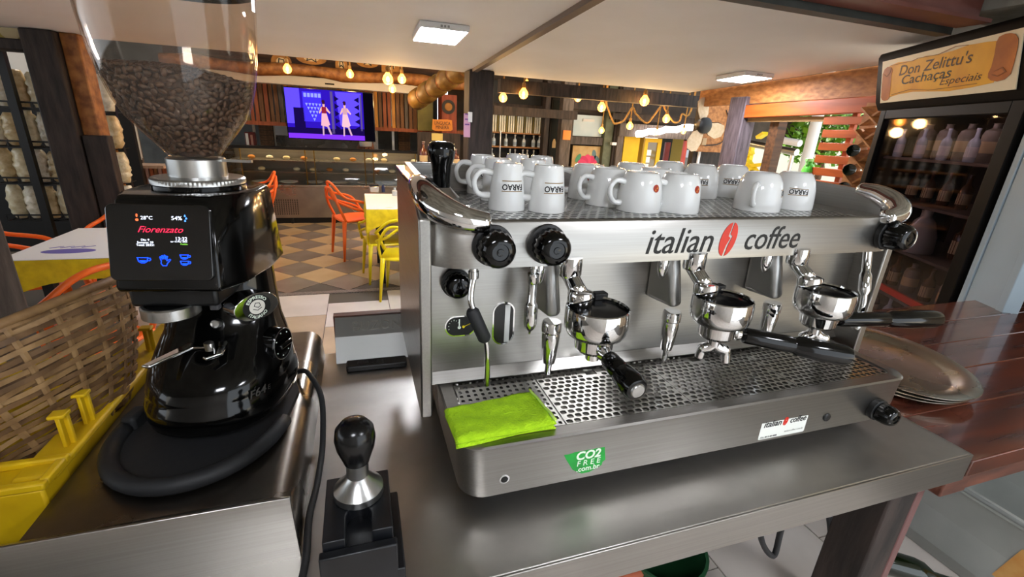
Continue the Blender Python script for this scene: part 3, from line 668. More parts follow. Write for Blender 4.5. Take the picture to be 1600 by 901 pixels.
# ================================================================== steel base box under the grinder
bx = thing('grinder_base_box', 'low dark stainless box under the coffee grinder', 'base box')
prof = [(-.435, .9005), (-.435, .975)]+[(-.150+.034*sin(R(90*i/8)), .941+.034*cos(R(90*i/8))) for i in range(9)]+[(-.112, .9005)]
MB().prism([(x, z) for x, z in prof], .575, 1.185, lambda x, z, y: (x, y, z)).build('box', steel_dk, bx, smooth=30)
b = MB(); b.add([(-.9,.556,.86),(-.108,.556,.86),(-.114,.556,1.008),(-.9,.556,1.013),(-.9,.560,.86),(-.108,.560,.86),(-.114,.560,1.008),(-.9,.560,1.013)], [(0,1,2,3),(7,6,5,4),(0,4,5,1),(1,5,6,2),(2,6,7,3),(3,7,4,0)]); b.build('front_plate', steel, bx, bev=.001)
b = MB(); b.add([(-.9,.559,1.012),(-.115,.559,1.008),(-.150,.600,.9765),(-.9,.600,.9765)], [(0,1,2,3)]); b.add([(-.115,.559,1.007),(-.115,.559,.93),(-.122,.600,.93),(-.150,.600,.976)], [(0,1,2,3)]); b.build('front_recess', steel_dk, bx)

# ================================================================== coffee grinder
GR = Matrix.Translation((-.250, .872, .9752)) @ Matrix.Rotation(R(-9), 4, 'Z')
gd = thing('coffee_grinder', 'glossy black coffee grinder with lit touch screen and glass hopper', 'coffee grinder', local=True)
gd.matrix_world = GR
def sup(rx, ryf, ryb, cy, z, n=48, e=2.4):
    o = []
    for i in range(n):
        a = 2*pi*i/n; c, s_ = cos(a), sin(a); ry = ryb if s_ > 0 else ryf
        o.append((rx*math.copysign(abs(c)**(2/e), c), cy+ry*math.copysign(abs(s_)**(2/e), s_), z))
    return o
secs = [(.100, .135, .118, .0, .028), (.108, .146, .125, .0, .034), (.112, .150, .128, .0, .05), (.1115, .148, .128, .0, .068), (.1085, .142, .126, 0, .078), (.107, .140, .124, 0, .084), (.108, .140, .124, 0, .090),
        (.105, .128, .120, .002, .112), (.098, .100, .112, .008, .140), (.090, .072, .104, .015, .165), (.086, .055, .098, .020, .20), (.084, .050, .094, .022, .250), (.083, .050, .092, .022, .290)]
MB().rings([sup(*s_) for s_ in secs]).build('base_body', blk, gd, smooth=60)
# head block
hd = [[(-.070, -.128), (.066, -.128), (.088, -.085), (.098, .000), (.094, .080), (.060, .115), (-.060, .115), (-.094, .080), (-.098, .0), (-.088, -.085)], [(-.064, -.098), (.060, -.098), (.082, -.060), (.090, .005), (.085, .075), (.055, .105), (-.055, .105), (-.085, .075), (-.090, .005), (-.082, -.060)]]
b = MB(); b.rings([[(x*.97, y*.97, .272) for x, y in hd[0]], [(x, y, .278) for x, y in hd[0]], [(x, y, .400) for x, y in hd[1]], [(x*.95, y*.93, .408) for x, y in hd[1]]]); b.build('head', blk, gd, bev=.004, seg=3)
b = MB(); b.box(-.072, .050, -.104, .0, .240, .274); b.build('chute_housing', blkm, gd, bev=.006)
# display: a plate leaning back
SM = frame((-.004, -.1125, .343), (1, 0, 0), (0, .028, .122)) @ Matrix.Diagonal((.94, .88, 1, 1))
b = MB(); b.M = SM; b.prism(rrect(-.073, .069, -.061, .062, .010), 0, .006); disp = b.build('display', mat('display_glass', '#030305', .06, coat=1), gd, bev=.001)
S2 = SM @ Matrix.Translation((0, 0, .0061))
ew = emis('screen_white', '#dfe8ff', 1.6); eb = emis('screen_blue', '#0d33ff', 4.0); er = emis('screen_red', '#ff2f4f', 1.4); eg = emis('screen_green', '#7fd04a', 1.0); ebl = emis('screen_drop_blue', '#4f8dff', 1.6)
T = lambda x, y: S2 @ Matrix.Translation((x, y, 0))
ex = .0003
letter('t28', T(-.018, .0405), ew, 'screen_text', disp, w=.016, ext=ex); letter('t54', T(.023, .0405), ew, 'screen_text', disp, w=.0145, ext=ex)
letter('fio', T(.0, .022), er, 'screen_text', disp, w=.062, ext=ex)
letter('dia', T(-.0225, .001), ew, 'screen_text', disp, w=.024, ext=ex); letter('clock', T(.028, .0075), ew, 'screen_text', disp, w=.0155, ext=ex)
letter('date', T(.024, .0028), ew, 'screen_text', disp, w=.023, ext=ex); letter('ped', T(.031, -.0012), eg, 'screen_text', disp, w=.010, ext=ex)
def icon(name, polys, m, tr):
    b = MB(); b.M = tr
    for p in polys: b.prism(p, 0, ex)
    b.build(name, m, disp)
def ring2(pts, wd):
    # closed outline stroke as quads
    out = []
    for a, c in zip(pts, pts[1:]):
        d = Vector((c[0]-a[0], c[1]-a[1])); n = Vector((-d.y, d.x)).normalized()*wd/2; e = d.normalized()*wd/2
        out.append([(a[0]-n.x-e.x, a[1]-n.y-e.y), (c[0]-n.x+e.x, c[1]-n.y+e.y), (c[0]+n.x+e.x, c[1]+n.y+e.y), (a[0]+n.x-e.x, a[1]+n.y-e.y)])
    return out
def cup_icon(s_): 
    o = ring2([(-.0085*s_, .004*s_), (.006*s_, .004*s_), (.0045*s_, -.002*s_), (.001*s_, -.0045*s_), (-.0035*s_, -.0045*s_), (-.007*s_, -.002*s_), (-.0085*s_, .004*s_)], .0011)
    o += ring2([(.006*s_, .003*s_), (.009*s_, .003*s_), (.0095*s_, .0005*s_), (.008*s_, -.001*s_), (.0055*s_, -.001*s_)], .0010)
    o.append([(-.0058*s_, -.0005*s_), (-.003*s_, -.0032*s_), (.001*s_, -.0032*s_), (.0035*s_, -.0005*s_)]); return o
icon('cup_symbol', cup_icon(1), eb, T(-.026, -.0275))
icon('double_cup_symbol', [[(x, y+.0055) for x, y in q] for q in cup_icon(.78)]+[[(x, y-.0045) for x, y in q] for q in cup_icon(.78)], eb, T(.031, -.0275))
hand = [(-.0022, -.009), (.0028, -.009), (.0042, -.005), (.0088, .0005), (.0078, .0018), (.0035, -.001), (.0048, .006), (.0036, .0065), (.0020, .0018), (.0018, .008), (.0004, .0082), (-.0002, .0022), (-.0018, .0078), (-.0031, .0074), (-.0022, .0018), (-.0048, .0058), (-.0059, .0050), (-.0040, -.001), (-.0046, -.0055), (-.0022, -.009)]
icon('hand_symbol', ring2(hand, .0009), eb, T(.002, -.0275))
icon('thermometer_symbol', [rrect(-.0011, .0011, .001, .006, .001), rrect(-.0021, .0021, -.0055, -.0015, .002)], emis('screen_orange', '#ff6a3c', 1.4), T(-.031, .0405))
for dx, dy in ((.0345, .0445), (.0362, .0405), (.0345, .0365)): icon('drop_symbol', [[(0, .0022), (-.0013, -.0003), (-.0009, -.0016), (.0009, -.0016), (.0013, -.0003)]], ebl, T(dx, dy))
# chute ring, fork, buttons
b = MB(); b.lathe([(.036, .222), (.039, .224), (.039, .240), (.037, .242), (.033, .242), (.032, .222)], 48, (-.026, -.088, 0)); b.build('chute_ring', satin, gd, smooth=40)
b = MB(); b.lathe([(.033, .225), (.0305, .238), (.0, .24)], 40, (-.026, -.088, 0)); b.build('chute_mouth', blkm, gd)
b = MB(); b.lathe([(.0075, 0), (.0080, .010), (.0065, .013), (.006, .0125), (.0045, .011), (.0, .011)], 24, (.016, -.043, .187), (0, -1, .25)); b.build('grind_button', satin, gd, smooth=40)
MB().box(.014, .028, -.060, -.045, .216, .238).build('sensor', mat('grey_insert', '#4c4c50', .4), gd, bev=.003)
fk = [(x*.95, y*.86+.0) for x, y in [(-.020, -.035), (-.030, -.075), (-.058, -.135), (-.064, -.147), (-.050, -.150), (-.030, -.112), (-.014, -.085), (.020, -.085), (.030, -.112), (.016, -.122), (.024, -.128), (.044, -.108), (.040, -.070), (.020, -.035)]]
b = MB(); b.M = Matrix.Translation((0, -.005, .158)) @ Matrix.Rotation(R(3), 4, 'X'); b.prism(fk, 0, .006); fkk = b.build('portafilter_fork', chrome, gd, bev=.002)
b = MB(); b.lathe([(.007, .155), (.0075, .168), (.005, .170)], 20, (.014, -.080, 0)); b.build('fork_bolt', satin, fkk, smooth=40)
# oval badge and adjusting dial on the flank
ba = R(-40); bn = Vector((cos(ba), sin(ba), .05)).normalized()
def on_flank(ang, z, rr): a = R(ang); return Vector((rr[0]*cos(a), .02+rr[1]*sin(a), z))
pB = Vector((.076, -.036, .214)); BM = frame(pB, (-bn.y, bn.x, 0), (0, 0, 1)) @ Matrix.Diagonal((1.3, 1.3, 1, 1))
b = MB(); b.M = BM; b.prism([(.030*cos(2*pi*i/40), .0185*sin(2*pi*i/40)) for i in range(40)], -.03, .004); bdg = b.build('badge', chrome, gd, bev=.0012)
b = MB(); b.M = BM; b.prism([(.0185*cos(2*pi*i/40), .0170*sin(2*pi*i/40)) for i in range(40)], .004, .0046); b.build('badge_disc', blkm, bdg)
b = MB(); b.M = BM; b.prism([(.0105*cos(2*pi*i/40), .0098*sin(2*pi*i/40)) for i in range(40)], .004, .005); b.build('badge_centre', mat('badge_cream', '#d9d6cc', .4), bdg)
b = MB(); b.M = BM @ Matrix.Translation((0, 0, .005))
for q in ring2([(-.004, .002), (-.002, .006), (.003, .005), (.0045, .001), (.001, -.001), (-.004, .002)], .0008)+ring2([(-.0055, -.002), (.0, -.0045), (.0055, -.002)], .0008): b.prism(q, 0, .0004)
b.build('badge_bean', blkprint, bdg)
def arcfn(rad, up=1): 
    def fn(p): a = p.x/rad; return Vector(((rad+up*p.y)*sin(a), up*(rad+up*p.y)*cos(a), p.z+.0046))
    return fn
letter('esp', BM, wp, 'lettering', bdg, w=.030, h=.0042, fn=arcfn(.0138), ext=.0004); letter('ita', BM, wp, 'lettering', bdg, w=.027, h=.0042, fn=arcfn(.0138, -1), ext=.0004)
da = R(-14); dn = Vector((cos(da), sin(da), .12)).normalized(); DM = frame((.096, -.018, .135), (-dn.y, dn.x, 0), (0, 0, 1))
b = MB(); b.M = DM; b.lathe([(.030, -.03), (.030, .010), (.028, .012), (.027, .0115), (.024, .0115)], 44); dl = b.build('dial', blk, gd, smooth=40)
b = MB(); b.M = DM; b.lathe([(.0285, .0119), (.0290, .0123), (.0283, .0125), (.0278, .0121)], 44, caps=(False, False)); b.build('dial_ring', satin, dl, smooth=True)
b = MB(); b.M = DM; b.prism([(-.018, -.005), (.018, -.005), (.018, .005), (-.018, .005)], .011, .020); b.build('dial_grip', blk, dl, bev=.003)
for i in range(7):
    a = R(150-50*i); b = MB(); b.M = DM @ Matrix.Translation((.022*cos(a), .022*sin(a), .0116)); b.lathe([(.0011, 0), (.0011, .0006), (.0, .0007)], 10); b.build('dial_mark', wp, dl)
# model plate lettering on the skirt
def skirt(ang, z): 
    a = R(ang); c, s_ = cos(a), sin(a); e = 2.4; return Vector((.1088*math.copysign(abs(c)**(2/e), c), .1415*math.copysign(abs(s_)**(2/e), s_), z))
q0, q1 = skirt(-48, .086), skirt(-36, .086); qd = (q1-q0).normalized(); FM = frame((q0+q1)/2+Vector((qd.y, -qd.x, 0))*.0022, qd, (0, 0, 1))
letter('f64', FM, satin, 'lettering', gd, w=.030, ext=.0006)
q2 = skirt(-31, .084); letter('f64e', frame(q2+Vector((qd.y, -qd.x, 0))*.002, qd, (0, 0, 1)), satin, 'lettering', gd, w=.006, ext=.0006)
# catch tray in front
out = [(.125*cos(R(a)), -.045+.150*sin(R(a))) for a in range(-180, 1, 9)]+[(.122, .06), (.09, .13), (-.09, .13), (-.122, .06)]
out = [(x-.012, y-.035) for x, y in out]
ctr_ = MB().prism(out, 0, .010).build('catch_tray', blkr, gd)
pth = [(x, y, .013) for x, y in out[:21]]
MB().tube(pth, [.013]*21, 10).build('tray_rim', blkr, ctr_, smooth=True)
b = MB(); b.beam((-.132, -.085, .016), (-.128, -.045, .018), .024, .034); b.build('tray_horn', blkr, ctr_, bev=.006)
# collar, adjusting ring, glass hopper
MB().lathe([(.063, .404), (.066, .407), (.066, .413), (.062, .4145)], 64, (.0, .012, 0)).build('collar_plate', blk, gd, smooth=40)
MB().lathe([(.066, .4145), (.0665, .4155), (.0665, .4215), (.0640, .424), (.045, .4255)], 144, (0, .012, 0), flute=(72, 1, 2, .02)).build('adjusting_ring', satin, gd, smooth=30)
MB().lathe([(.0415, .424), (.0415, .452), (.039, .454), (.036, .454)], 48, (0, .012, 0)).build('hopper_collar', satin, gd, smooth=30)
HP = [(.0350, .452), (.0365, .458), (.0455, .469), (.064, .492), (.0795, .513), (.0900, .535), (.0985, .566), (.1050, .600), (.1090, .640), (.1125, .690), (.1130, .705)]
hopm = glass('hopper_glass', '#fbf6f0', .985, .03, .7, film=.016)
b = MB(); b.lathe(HP+[(r-.002, z) for r, z in HP[::-1]], 64, (0, .012, 0), caps=(False, False)); b.build('glass_hopper', hopm, gd, smooth=60)
b = MB(); b.lathe([(.1150, .695), (.1165, .700), (.1165, .722), (.108, .728), (.02, .730), (.0005, .730)], 64, (0, .012, 0), caps=(False, False)); b.build('hopper_lid', mat('smoky_lid', '#1a1513', .25), gd, smooth=40)
b = MB(); b.box(.03, .085, .005, .012, .449, .453); b.build('hopper_shutter', satin, gd)
# beans
bm_ = mat('dark_roast_bean', '#3d2c21', .36, c2='#5a4230', scale=140, detail=2, coat=.15)
def bean_mesh():
    b = MB(); n, m_ = 9, 6; rs = []
    for j in range(m_+1):
        t = pi*j/m_; rs.append([])
        for i in range(n):
            a = 2*pi*i/n; x = .0058*-cos(t); y = .0041*sin(t)*cos(a); z = .0030*sin(t)*sin(a)
            if z > 0: z -= .0011*max(0, 1-abs(y)/.0016)*sin(t)
            if z < 0: z *= .95
            rs[-1].append((x, y, z))
    b.rings(rs); return b
bean = mesh_only(bean_mesh(), 'coffee_bean', bm_, True)
def hr(z):
    for (r0, z0), (r1, z1) in zip(HP, HP[1:]):
        if z0 <= z <= z1: return r0+(r1-r0)*(z-z0)/(z1-z0)
    return .035
ztop = lambda x, y: .585-.16*x*.6+.010*cos(math.hypot(x, y)*18)-.010
pts = []
rng = random.Random(3)
for _ in range(26000):
    if rng.random() < .72:
        z = .462+.130*rng.random(); r = hr(z)-.0068-rng.random()*.0008; a = rng.random()*2*pi
        if rng.random() > r/.095: continue
        p = Vector((r*cos(a), r*sin(a), z))
        if z > ztop(p.x, p.y): continue
        nrm = Vector((cos(a), sin(a), -.55)).normalized()
    else:
        r = math.sqrt(rng.random())*.096; a = rng.random()*2*pi; p = Vector((r*cos(a), r*sin(a), 0)); p.z = ztop(p.x, p.y)+rng.random()*.0015
        if r > hr(p.z)-.0066: continue
        nrm = Vector((0, 0, 1))
    if all((p-q[0]).length > .0073 for q in pts): pts.append((p, nrm))
ctr = Vector((0, .012, 0)); camL = GR.inverted() @ CAM
def bean_M(p, nrm):
    t = nrm.orthogonal().normalized(); t.rotate(Matrix.Rotation(rng.random()*2*pi, 3, nrm))
    nn = (nrm+Vector((rng.uniform(-.5, .5), rng.uniform(-.5, .5), rng.uniform(-.5, .5)))).normalized()
    if rng.random() < .45: nn = -nn
    t = (t-nn*t.dot(nn)).normalized(); return frame(p+ctr, t, nn.cross(t))
pts.sort(key=lambda q: -((q[1].dot((camL-q[0]-ctr).normalized())) - (camL-q[0]-ctr).length*.2))
rest = MB()
for i, (p, nrm) in enumerate(pts):
    Mx = bean_M(p, nrm)
    if i < 300:
        o = bpy.data.objects.new('coffee_bean', bean); col.objects.link(o); o.matrix_world = GR @ Mx @ Matrix.Scale(rng.uniform(.92, 1.1), 4)
        o['label'] = 'dark roasted coffee bean pressed against the glass of the hopper'; o['category'] = 'coffee bean'; o['group'] = 'coffee beans in the hopper'
    else:
        rest.M = GR @ Mx; src = bean_mesh(); rest.add(src.v, src.f)
rest.M = GR @ Matrix.Translation(ctr)
fill = [(hr(z)-.0115, z) for z in [.458+.008*i for i in range(15)]]
rest.lathe([(.02, .456)]+fill+[(.06, .566), (.001, .570)], 40, caps=(True, False))
solo(rest, 'coffee_beans', bm_, 'dark roasted coffee beans filling the glass hopper behind the front ones', 'coffee beans', smooth=True, kind='stuff')
# grinder power cord
cp = bez([(-.148, .955, .985), (-.125, .935, .990), (-.098, .880, .962), (-.094, .80, .915), (-.097, .70, .9065), (-.104, .62, .9065), (-.102, .54, .9065), (-.110, .46, .9065)], 7)
solo(MB().tube(cp, .0055, 10), 'power_cord', blkr, 'black power cord running from the coffee grinder down the steel counter', 'cord', smooth=True)

# ================================================================== yellow crate and wicker basket at the left
yc = thing('plastic_crate', 'yellow plastic crate on the counter under the wicker basket', 'crate')
b = MB(); b.box(-.470, -.452, .70, 1.30, .9005, .985); b.build('side_wall', ycrate, yc, bev=.003)
b = MB(); b.box(-.490, -.440, .70, 1.30, .985, .997); b.build('side_rim', ycrate, yc, bev=.004)
b = MB(); b.box(-1.10, -.53, .690, .70, .972, .997); b.build('front_rim', ycrate, yc, bev=.003)
b = MB(); b.box(-.53, -.443, .676, .735, .9005, .992); b.build('corner_block', ycrate, yc, bev=.004)
b = MB(); b.box(-.538, -.438, .672, .684, .992, 1.004); b.box(-.538, -.438, .728, .740, .992, 1.004); b.box(-.538, -.526, .684, .728, .992, 1.004); b.box(-.450, -.438, .684, .728, .992, 1.004); b.build('corner_frame', ycrate, yc, bev=.003)
for y in (.775, .835, .985, 1.10):
    b = MB(); b.box(-.466, -.448, y, y+.006, .99, 1.052); b.box(-.460, -.454, y-.010, y, .99, 1.048); b.box(-.468, -.446, y-.012, y+.008, 1.048, 1.054); b.build('stacking_tab', ycrate, yc, bev=.0015)
for i in range(11):
    x = -1.08+i*.055
    MB().beam((x, .695, .905), (x+.07, .695, .972), .008, .006, up=(0, 1, 0)).build('lattice_bar', ycrate, yc)
    MB().beam((x+.07, .6955, .905), (x, .6955, .972), .008, .006, up=(0, 1, 0)).build('lattice_bar', ycrate, yc)
b = MB(); b.box(-1.10, -.47, .70, 1.30, .9005, .906); b.build('floor_panel', ycrate, yc)
BC = Vector((-.668, .945, 1.105)); BA = Vector((-.387, .114, .915)).normalized()
wk = thing('wicker_basket', 'brown woven wicker basket leaning in the yellow crate', 'basket')
wm = [mat('wicker_strip_a', '#8a6a44', .6, c2='#6b4e2f', scale=30, bump=.2), mat('wicker_strip_b', '#a07f55', .6, c2='#7d5f3c', scale=30, bump=.2), mat('wicker_strip_c', '#735638', .6, c2='#573f27', scale=30, bump=.2)]
bu = BA.orthogonal().normalized(); bv = BA.cross(bu)
NS = 26; rowsN = 22; Hh = .215
def bR(t): return .252-.105*max(t, 0)**1.5
for k_ in range(rowsN):
    t0 = (k_+.08)/rowsN; t1 = (k_+.86)/rowsN; rs = []; NN = NS*4
    for i in range(NN):
        a = 2*pi*i/NN; am = .0042*cos(NS/2*a+pi*k_); wob = .004*noise.noise(Vector((cos(a)*3, sin(a)*3, k_*1.7))); dr = bu*cos(a)+bv*sin(a); ring = []
        for tt, off in ((t0, -.0012), (t0, .0012), (t1, .0012), (t1, -.0012)):
            ring.append(BC-BA*(tt*Hh+wob)+dr*(bR(tt)+am+off))
        rs.append(ring)
    rs.append(rs[0]); MB().rings(rs, True, False, False).build('wicker_strip', wm[k_ % 3], wk)
for i in range(NS):
    a = 2*pi*(i+.0)/NS; dr = bu*cos(a)+bv*sin(a)
    MB().tube([BC-BA*(t*Hh)+dr*bR(t) for t in (-.02, .25, .5, .75, 1.0)], .0052, 6, flat=.35, up=dr).build('stake', wm[1], wk)
rs = []
for i in range(64):
    a = 2*pi*i/64; dr = bu*cos(a)+bv*sin(a); rs.append(BC+BA*.002+dr*.254)
MB().tube(rs, .0075, 8, closed=True).build('rim', wm[0], wk, smooth=True)
b = MB(); b.prism([(bR(1)*cos(2*pi*i/40), bR(1)*sin(2*pi*i/40)) for i in range(40)], Hh-.004, Hh, lambda x, y, h: BC-BA*h+bu*x+bv*y); b.build('base', wm[2], wk)

nums = ('first', 'second', 'third', 'fourth', 'fifth', 'sixth', 'seventh', 'eighth', 'ninth', 'tenth', 'eleventh')

# ================================================================== ceiling lamps
led = emis('led_diffuser', '#f4f7ff', 30.0); led_c = emis('ceiling_led_diffuser', '#f4f7ff', 70.0); led_h = emis('added_hall_diffuser', '#fff3e4', 10.0); ledf = mat('lamp_white_plastic', '#dcdcdc', .5)
def panel_lamp(x, y, w_, d_, label, rz=0):
    t = thing('ceiling_lamp', label, 'ceiling lamp', 'square ceiling lamps'); z = zc(y)
    b = MB(); slab(b, x-w_/2, x+w_/2, y-d_/2, y+d_/2, lambda q: zc(q)-.036, .034); b.build('frame', ledf, t, bev=.004)
    b = MB(); slab(b, x-w_/2+.012, x+w_/2-.012, y-d_/2+.012, y+d_/2-.012, lambda q: zc(q)-.0385, .003); b.build('diffuser', led_c, t)
    for k in range(3): MB().box(x+.02*(k-1)-.006, x+.02*(k-1)+.006, y-d_/2-.003, y-d_/2, zc(y-d_/2)-.026, zc(y-d_/2)-.014).build('vent_slot', mat('grey_slot', '#8d8d8d', .6), t)
panel_lamp(.52, 3.16, .29, .40, 'lit square LED ceiling lamp left of the ceiling strip')
panel_lamp(3.18, 3.48, .30, .34, 'lit square LED ceiling lamp near the right wall')
def flat_lamp(x, y, z, s_, label, grp):
    t = thing('ceiling_lamp', label, 'ceiling lamp', grp); MB().box(x-s_/2, x+s_/2, y-s_/2, y+s_/2, z-.036, z-.0005).build('frame', ledf, t, bev=.004); MB().box(x-s_/2+.012, x+s_/2-.012, y-s_/2+.012, y+s_/2-.012, z-.039, z-.036).build('diffuser', led_h if z > 2.5 else led, t)
for k_, (x, y) in enumerate(((-2.6, 5.9), (-.6, 5.9), (1.4, 5.9), (3.6, 6.2))): flat_lamp(x, y, 2.75, .6, ('added unseen LED lamp under the dark hall roof over the snack rack', 'added unseen LED lamp under the dark hall roof over the tiled aisle', 'added unseen LED lamp under the dark hall roof behind the pillar', 'added unseen LED lamp under the dark hall roof near the fan')[k_], 'added hall roof lamps')  # unseen lamps added to brighten the dining hall
flat_lamp(-.2, -.75, 2.20, .40, 'square LED lamp on the concrete ceiling behind the viewer, left one', 'bar ceiling lamps'); flat_lamp(1.3, -.75, 2.20, .40, 'square LED lamp on the concrete ceiling behind the viewer, right one', 'bar ceiling lamps')

# ================================================================== posts
b = MB(); p0 = ay(728, 200, 4.6); p1_ = ay(765, 200, 4.6); X0_, X1_ = p0.x, p1_.x
b.box(X0_, X1_, 4.48, 4.72, 0, zc(4.6)); solo(b, 'wooden_pillar', dwood, 'dark rough wooden pillar behind the cups, holding up the white ceiling', 'pillar', bev=.012)
t = thing('paper_notice', 'pink paper notice pinned to the side of the dark pillar', 'notice')
a = ay(725, 195, 4.47); MB().box(X0_-.05, X0_+.012, 4.465, 4.472, ay(725, 214, 4.47).z, ay(725, 177, 4.47).z).build('sheet', mat('pink_paper', '#c99ab4', .8), t)
for i in range(3): MB().box(X0_-.04, X0_+.002, 4.462, 4.466, 1.60-.045*i-.008, 1.60-.045*i+.004).build('print_line', mat('violet_print', '#7b4f8f', .8), t)
a = ay(734, 182, 4.47); solo(MB().box(a.x-.018, a.x+.022, 4.455, 4.479, a.z-.05, a.z+.04), 'wall_switch', ledf, 'small white switch box on the dark pillar', 'switch', bev=.004)
b = MB(); x0 = ay(75, 170, 4.6).x; x1 = ay(125, 170, 4.6).x
b.box(x0, x1, 4.48, 4.72, 0, zc(4.6)); lp = thing('wooden_post', 'dark square post with scuff marks at the upper left beside the snack rack', 'post'); b.build('shaft', dwood, lp, bev=.012)
lit = mat('orange_lit_wood', '#a8703a', .55, c2='#74451e', scale=14, bump=.6, detail=8)  # orange light on post side and log is painted into this wood colour
MB().box(x1, x1+.11, 4.55, 4.72, .95, zc(4.6)).build('lit_side', lit, lp, bev=.01)
MB().box(x1+.01, x1+.17, 4.50, 4.60, 0, 1.28).build('lower_plank', dwood, lp, bev=.008)
b = MB(); b.box(-1.62, ay(30, 400, 1.9).x-.005, 1.72, 1.9, 0, 2.05); solo(b, 'tree_trunk_post', mat('grey_trunk', '#4a423d', .85, c2='#2f2925', scale=10, stretch=(2, 2, .6), bump=.6, detail=8), 'thick grey brown trunk post at the left edge behind the basket', 'post', bev=.03)

# ================================================================== chairs and tables
def make_chair(m, label, group):
    t = thing('chair', label, 'chair', group, local=True)
    rs = []
    for s_, z in ((.90, .432), (.98, .438), (1, .448), (.97, .458), (.9, .461)): rs.append([(x*s_, y*s_, z-.012*max(0, -y)/.2) for x, y, _ in sup(.225, .215, .215, 0, 0, 28, 4)])
    MB().rings(rs).build('seat', m, t, smooth=40)
    for sx in (-1, 1):
        for sy in (-1, 1): MB().tube([(sx*.195, sy*.185, .45), (sx*.215, sy*.205, .22), (sx*.232, sy*.225, 0)], [.024, .018, .012], 10).build('leg', m, t, smooth=True)
    L1 = [(-.235, .16, .44), (-.275, .05, .63), (-.25, -.17, .70), (-.12, -.255, .82), (0, -.265, .845), (.12, -.255, .82), (.25, -.17, .70), (.275, .05, .63), (.235, .16, .44)]
    L2 = [(-.215, -.17, .44), (-.22, -.235, .60), (-.13, -.27, .76), (.0, -.27, .77), (.14, -.255, .67), (.26, -.12, .60), (.255, .10, .52), (.225, .18, .44)]
    for k, L_ in enumerate((L1, L2, [(-x, y-.004, z+.004) for x, y, z in L2])): MB().tube(bez(L_, 6), .0145, 8).build('back_loop', m, t, smooth=True)
    return t
yc0 = make_chair(yplas, 'yellow looped plastic chair nearest the machine, back to the viewer', 'yellow looped chairs'); place(yc0, (.36, 4.05, 0), R(-12)); yc0.scale = (.88, .88, .87)
c = copy_tree(yc0); c.scale = (.88, .88, .87); place(c, (.22, 4.60, 0), R(8), 'yellow looped plastic chair tucked at the left corner of the right table')
oc0 = make_chair(oplas, 'orange looped plastic chair at the left side of the right table', 'orange looped chairs'); place(oc0, (-.06, 5.50, 0), R(-72))
c = copy_tree(oc0); place(c, (-1.24, 6.30, 0), R(100), 'orange looped plastic chair in front of the display case, beside the grinder')
c = copy_tree(yc0); place(c, (-1.86, 6.50, 0), R(80), 'yellow looped plastic chair half hidden behind the grinder head')
c = copy_tree(oc0); place(c, (-1.98, 3.52, 0), R(-78), 'orange looped plastic chair behind the left table, its arms above the tabletop')
c = copy_tree(oc0); place(c, (-1.62, 4.02, 0), R(175), 'orange looped plastic chair at the far side of the left table'); 
c = copy_tree(oc0); place(c, (-1.30, 2.46, 0), R(60), 'orange looped plastic chair in front of the left table, above the basket')
purple = mat('violet_cloth_print', '#6c63b0', .8)
def table(name, x0, x1, y0, y1, label, prints):
    t = thing('dining_table', label, 'table')
    MB().box(x0+.03, x1-.03, y0+.03, y1-.03, .70, .735).build('tabletop', dwood, t)
    xm, ym = (x0+x1)/2, (y0+y1)/2
    for sx in (x0+.12, x1-.12):
        for sy in (y0+.12, y1-.12): MB().beam((sx, sy, 0), (sx, sy, .70), .05, .05).build('leg', blkm, t)
    c_ = thing('tablecloth', 'yellow and white cloth on the '+name, 'tablecloth')
    n = 22; rs = []
    per = []
    for i in range(n): per.append((x0+(x1-x0)*i/n, y0))
    for i in range(n): per.append((x1, y0+(y1-y0)*i/n))
    for i in range(n): per.append((x1-(x1-x0)*i/n, y1))
    for i in range(n): per.append((x0, y1-(y1-y0)*i/n))
    def lvl(k, z, amp):
        o = []
        for j, (x, y) in enumerate(per):
            cd_ = min(j % n, n-j % n)/n*2; dz = .11*(1-cd_)**3 if k > 1 else 0
            d = Vector((x-xm, y-ym)).normalized()*(amp*sin(j*1.1)+k*.006); o.append((x+d.x, y+d.y, z-dz))
        return o
    MB().rings([lvl(0, .7365, 0), lvl(0, .742, 0), lvl(1, .735, .0), lvl(2, .69, .004), lvl(3, .635, .009)][1:], True, True, False).build('yellow_cloth', ycloth, c_, smooth=50)
    MB().box(x0-.002, x1+.002, y0-.002, y1+.002, .7425, .746).build('white_overlay', wcloth, c_, bev=.002)
    for (px_, py_, r1, r2) in prints:
        MB().prism([(px_+r1*cos(2*pi*i/24), py_+r2*sin(2*pi*i/24)) for i in range(24)], .746, .7468).build('cloth_print', purple, c_)
        for q in range(4): MB().beam((px_-r1+.1*r1*q*4, py_+r2*1.5, .7464), (px_-r1+.1*r1*q*4+.05, py_+r2*2.2, .7464), .012, .001).build('cloth_print', purple, c_)
table('left table', -1.74, -.86, 2.86, 3.62, 'table under yellow and white cloth left of the grinder', [(-1.52, 3.02, .12, .05), (-1.32, 3.38, .14, .05)])
table('right table', .05, .95, 4.30, 5.25, 'table under yellow cloth left of the espresso machine', [])
t = thing('napkin_holder', 'small steel napkin holder on the right table', 'napkin holder'); a = az(585, 301, .747)
MB().box(a.x-.05, a.x+.05, a.y-.035, a.y+.035, .747, .82).build('case', satin, t, bev=.01); MB().box(a.x-.05, a.x+.05, a.y-.03, a.y+.03, .815, .842).build('cap', blkm, t, bev=.01)
a = az(599, 300, .747); solo(MB().lathe([(.018, 0), (.02, .05), (.012, .065), (.012, .08)], 16, (a.x, a.y, .747)), 'sauce_bottle', mat('dark_blue_plastic', '#25305c', .4), 'tiny dark blue bottle beside the napkin holder', 'bottle', smooth=40)
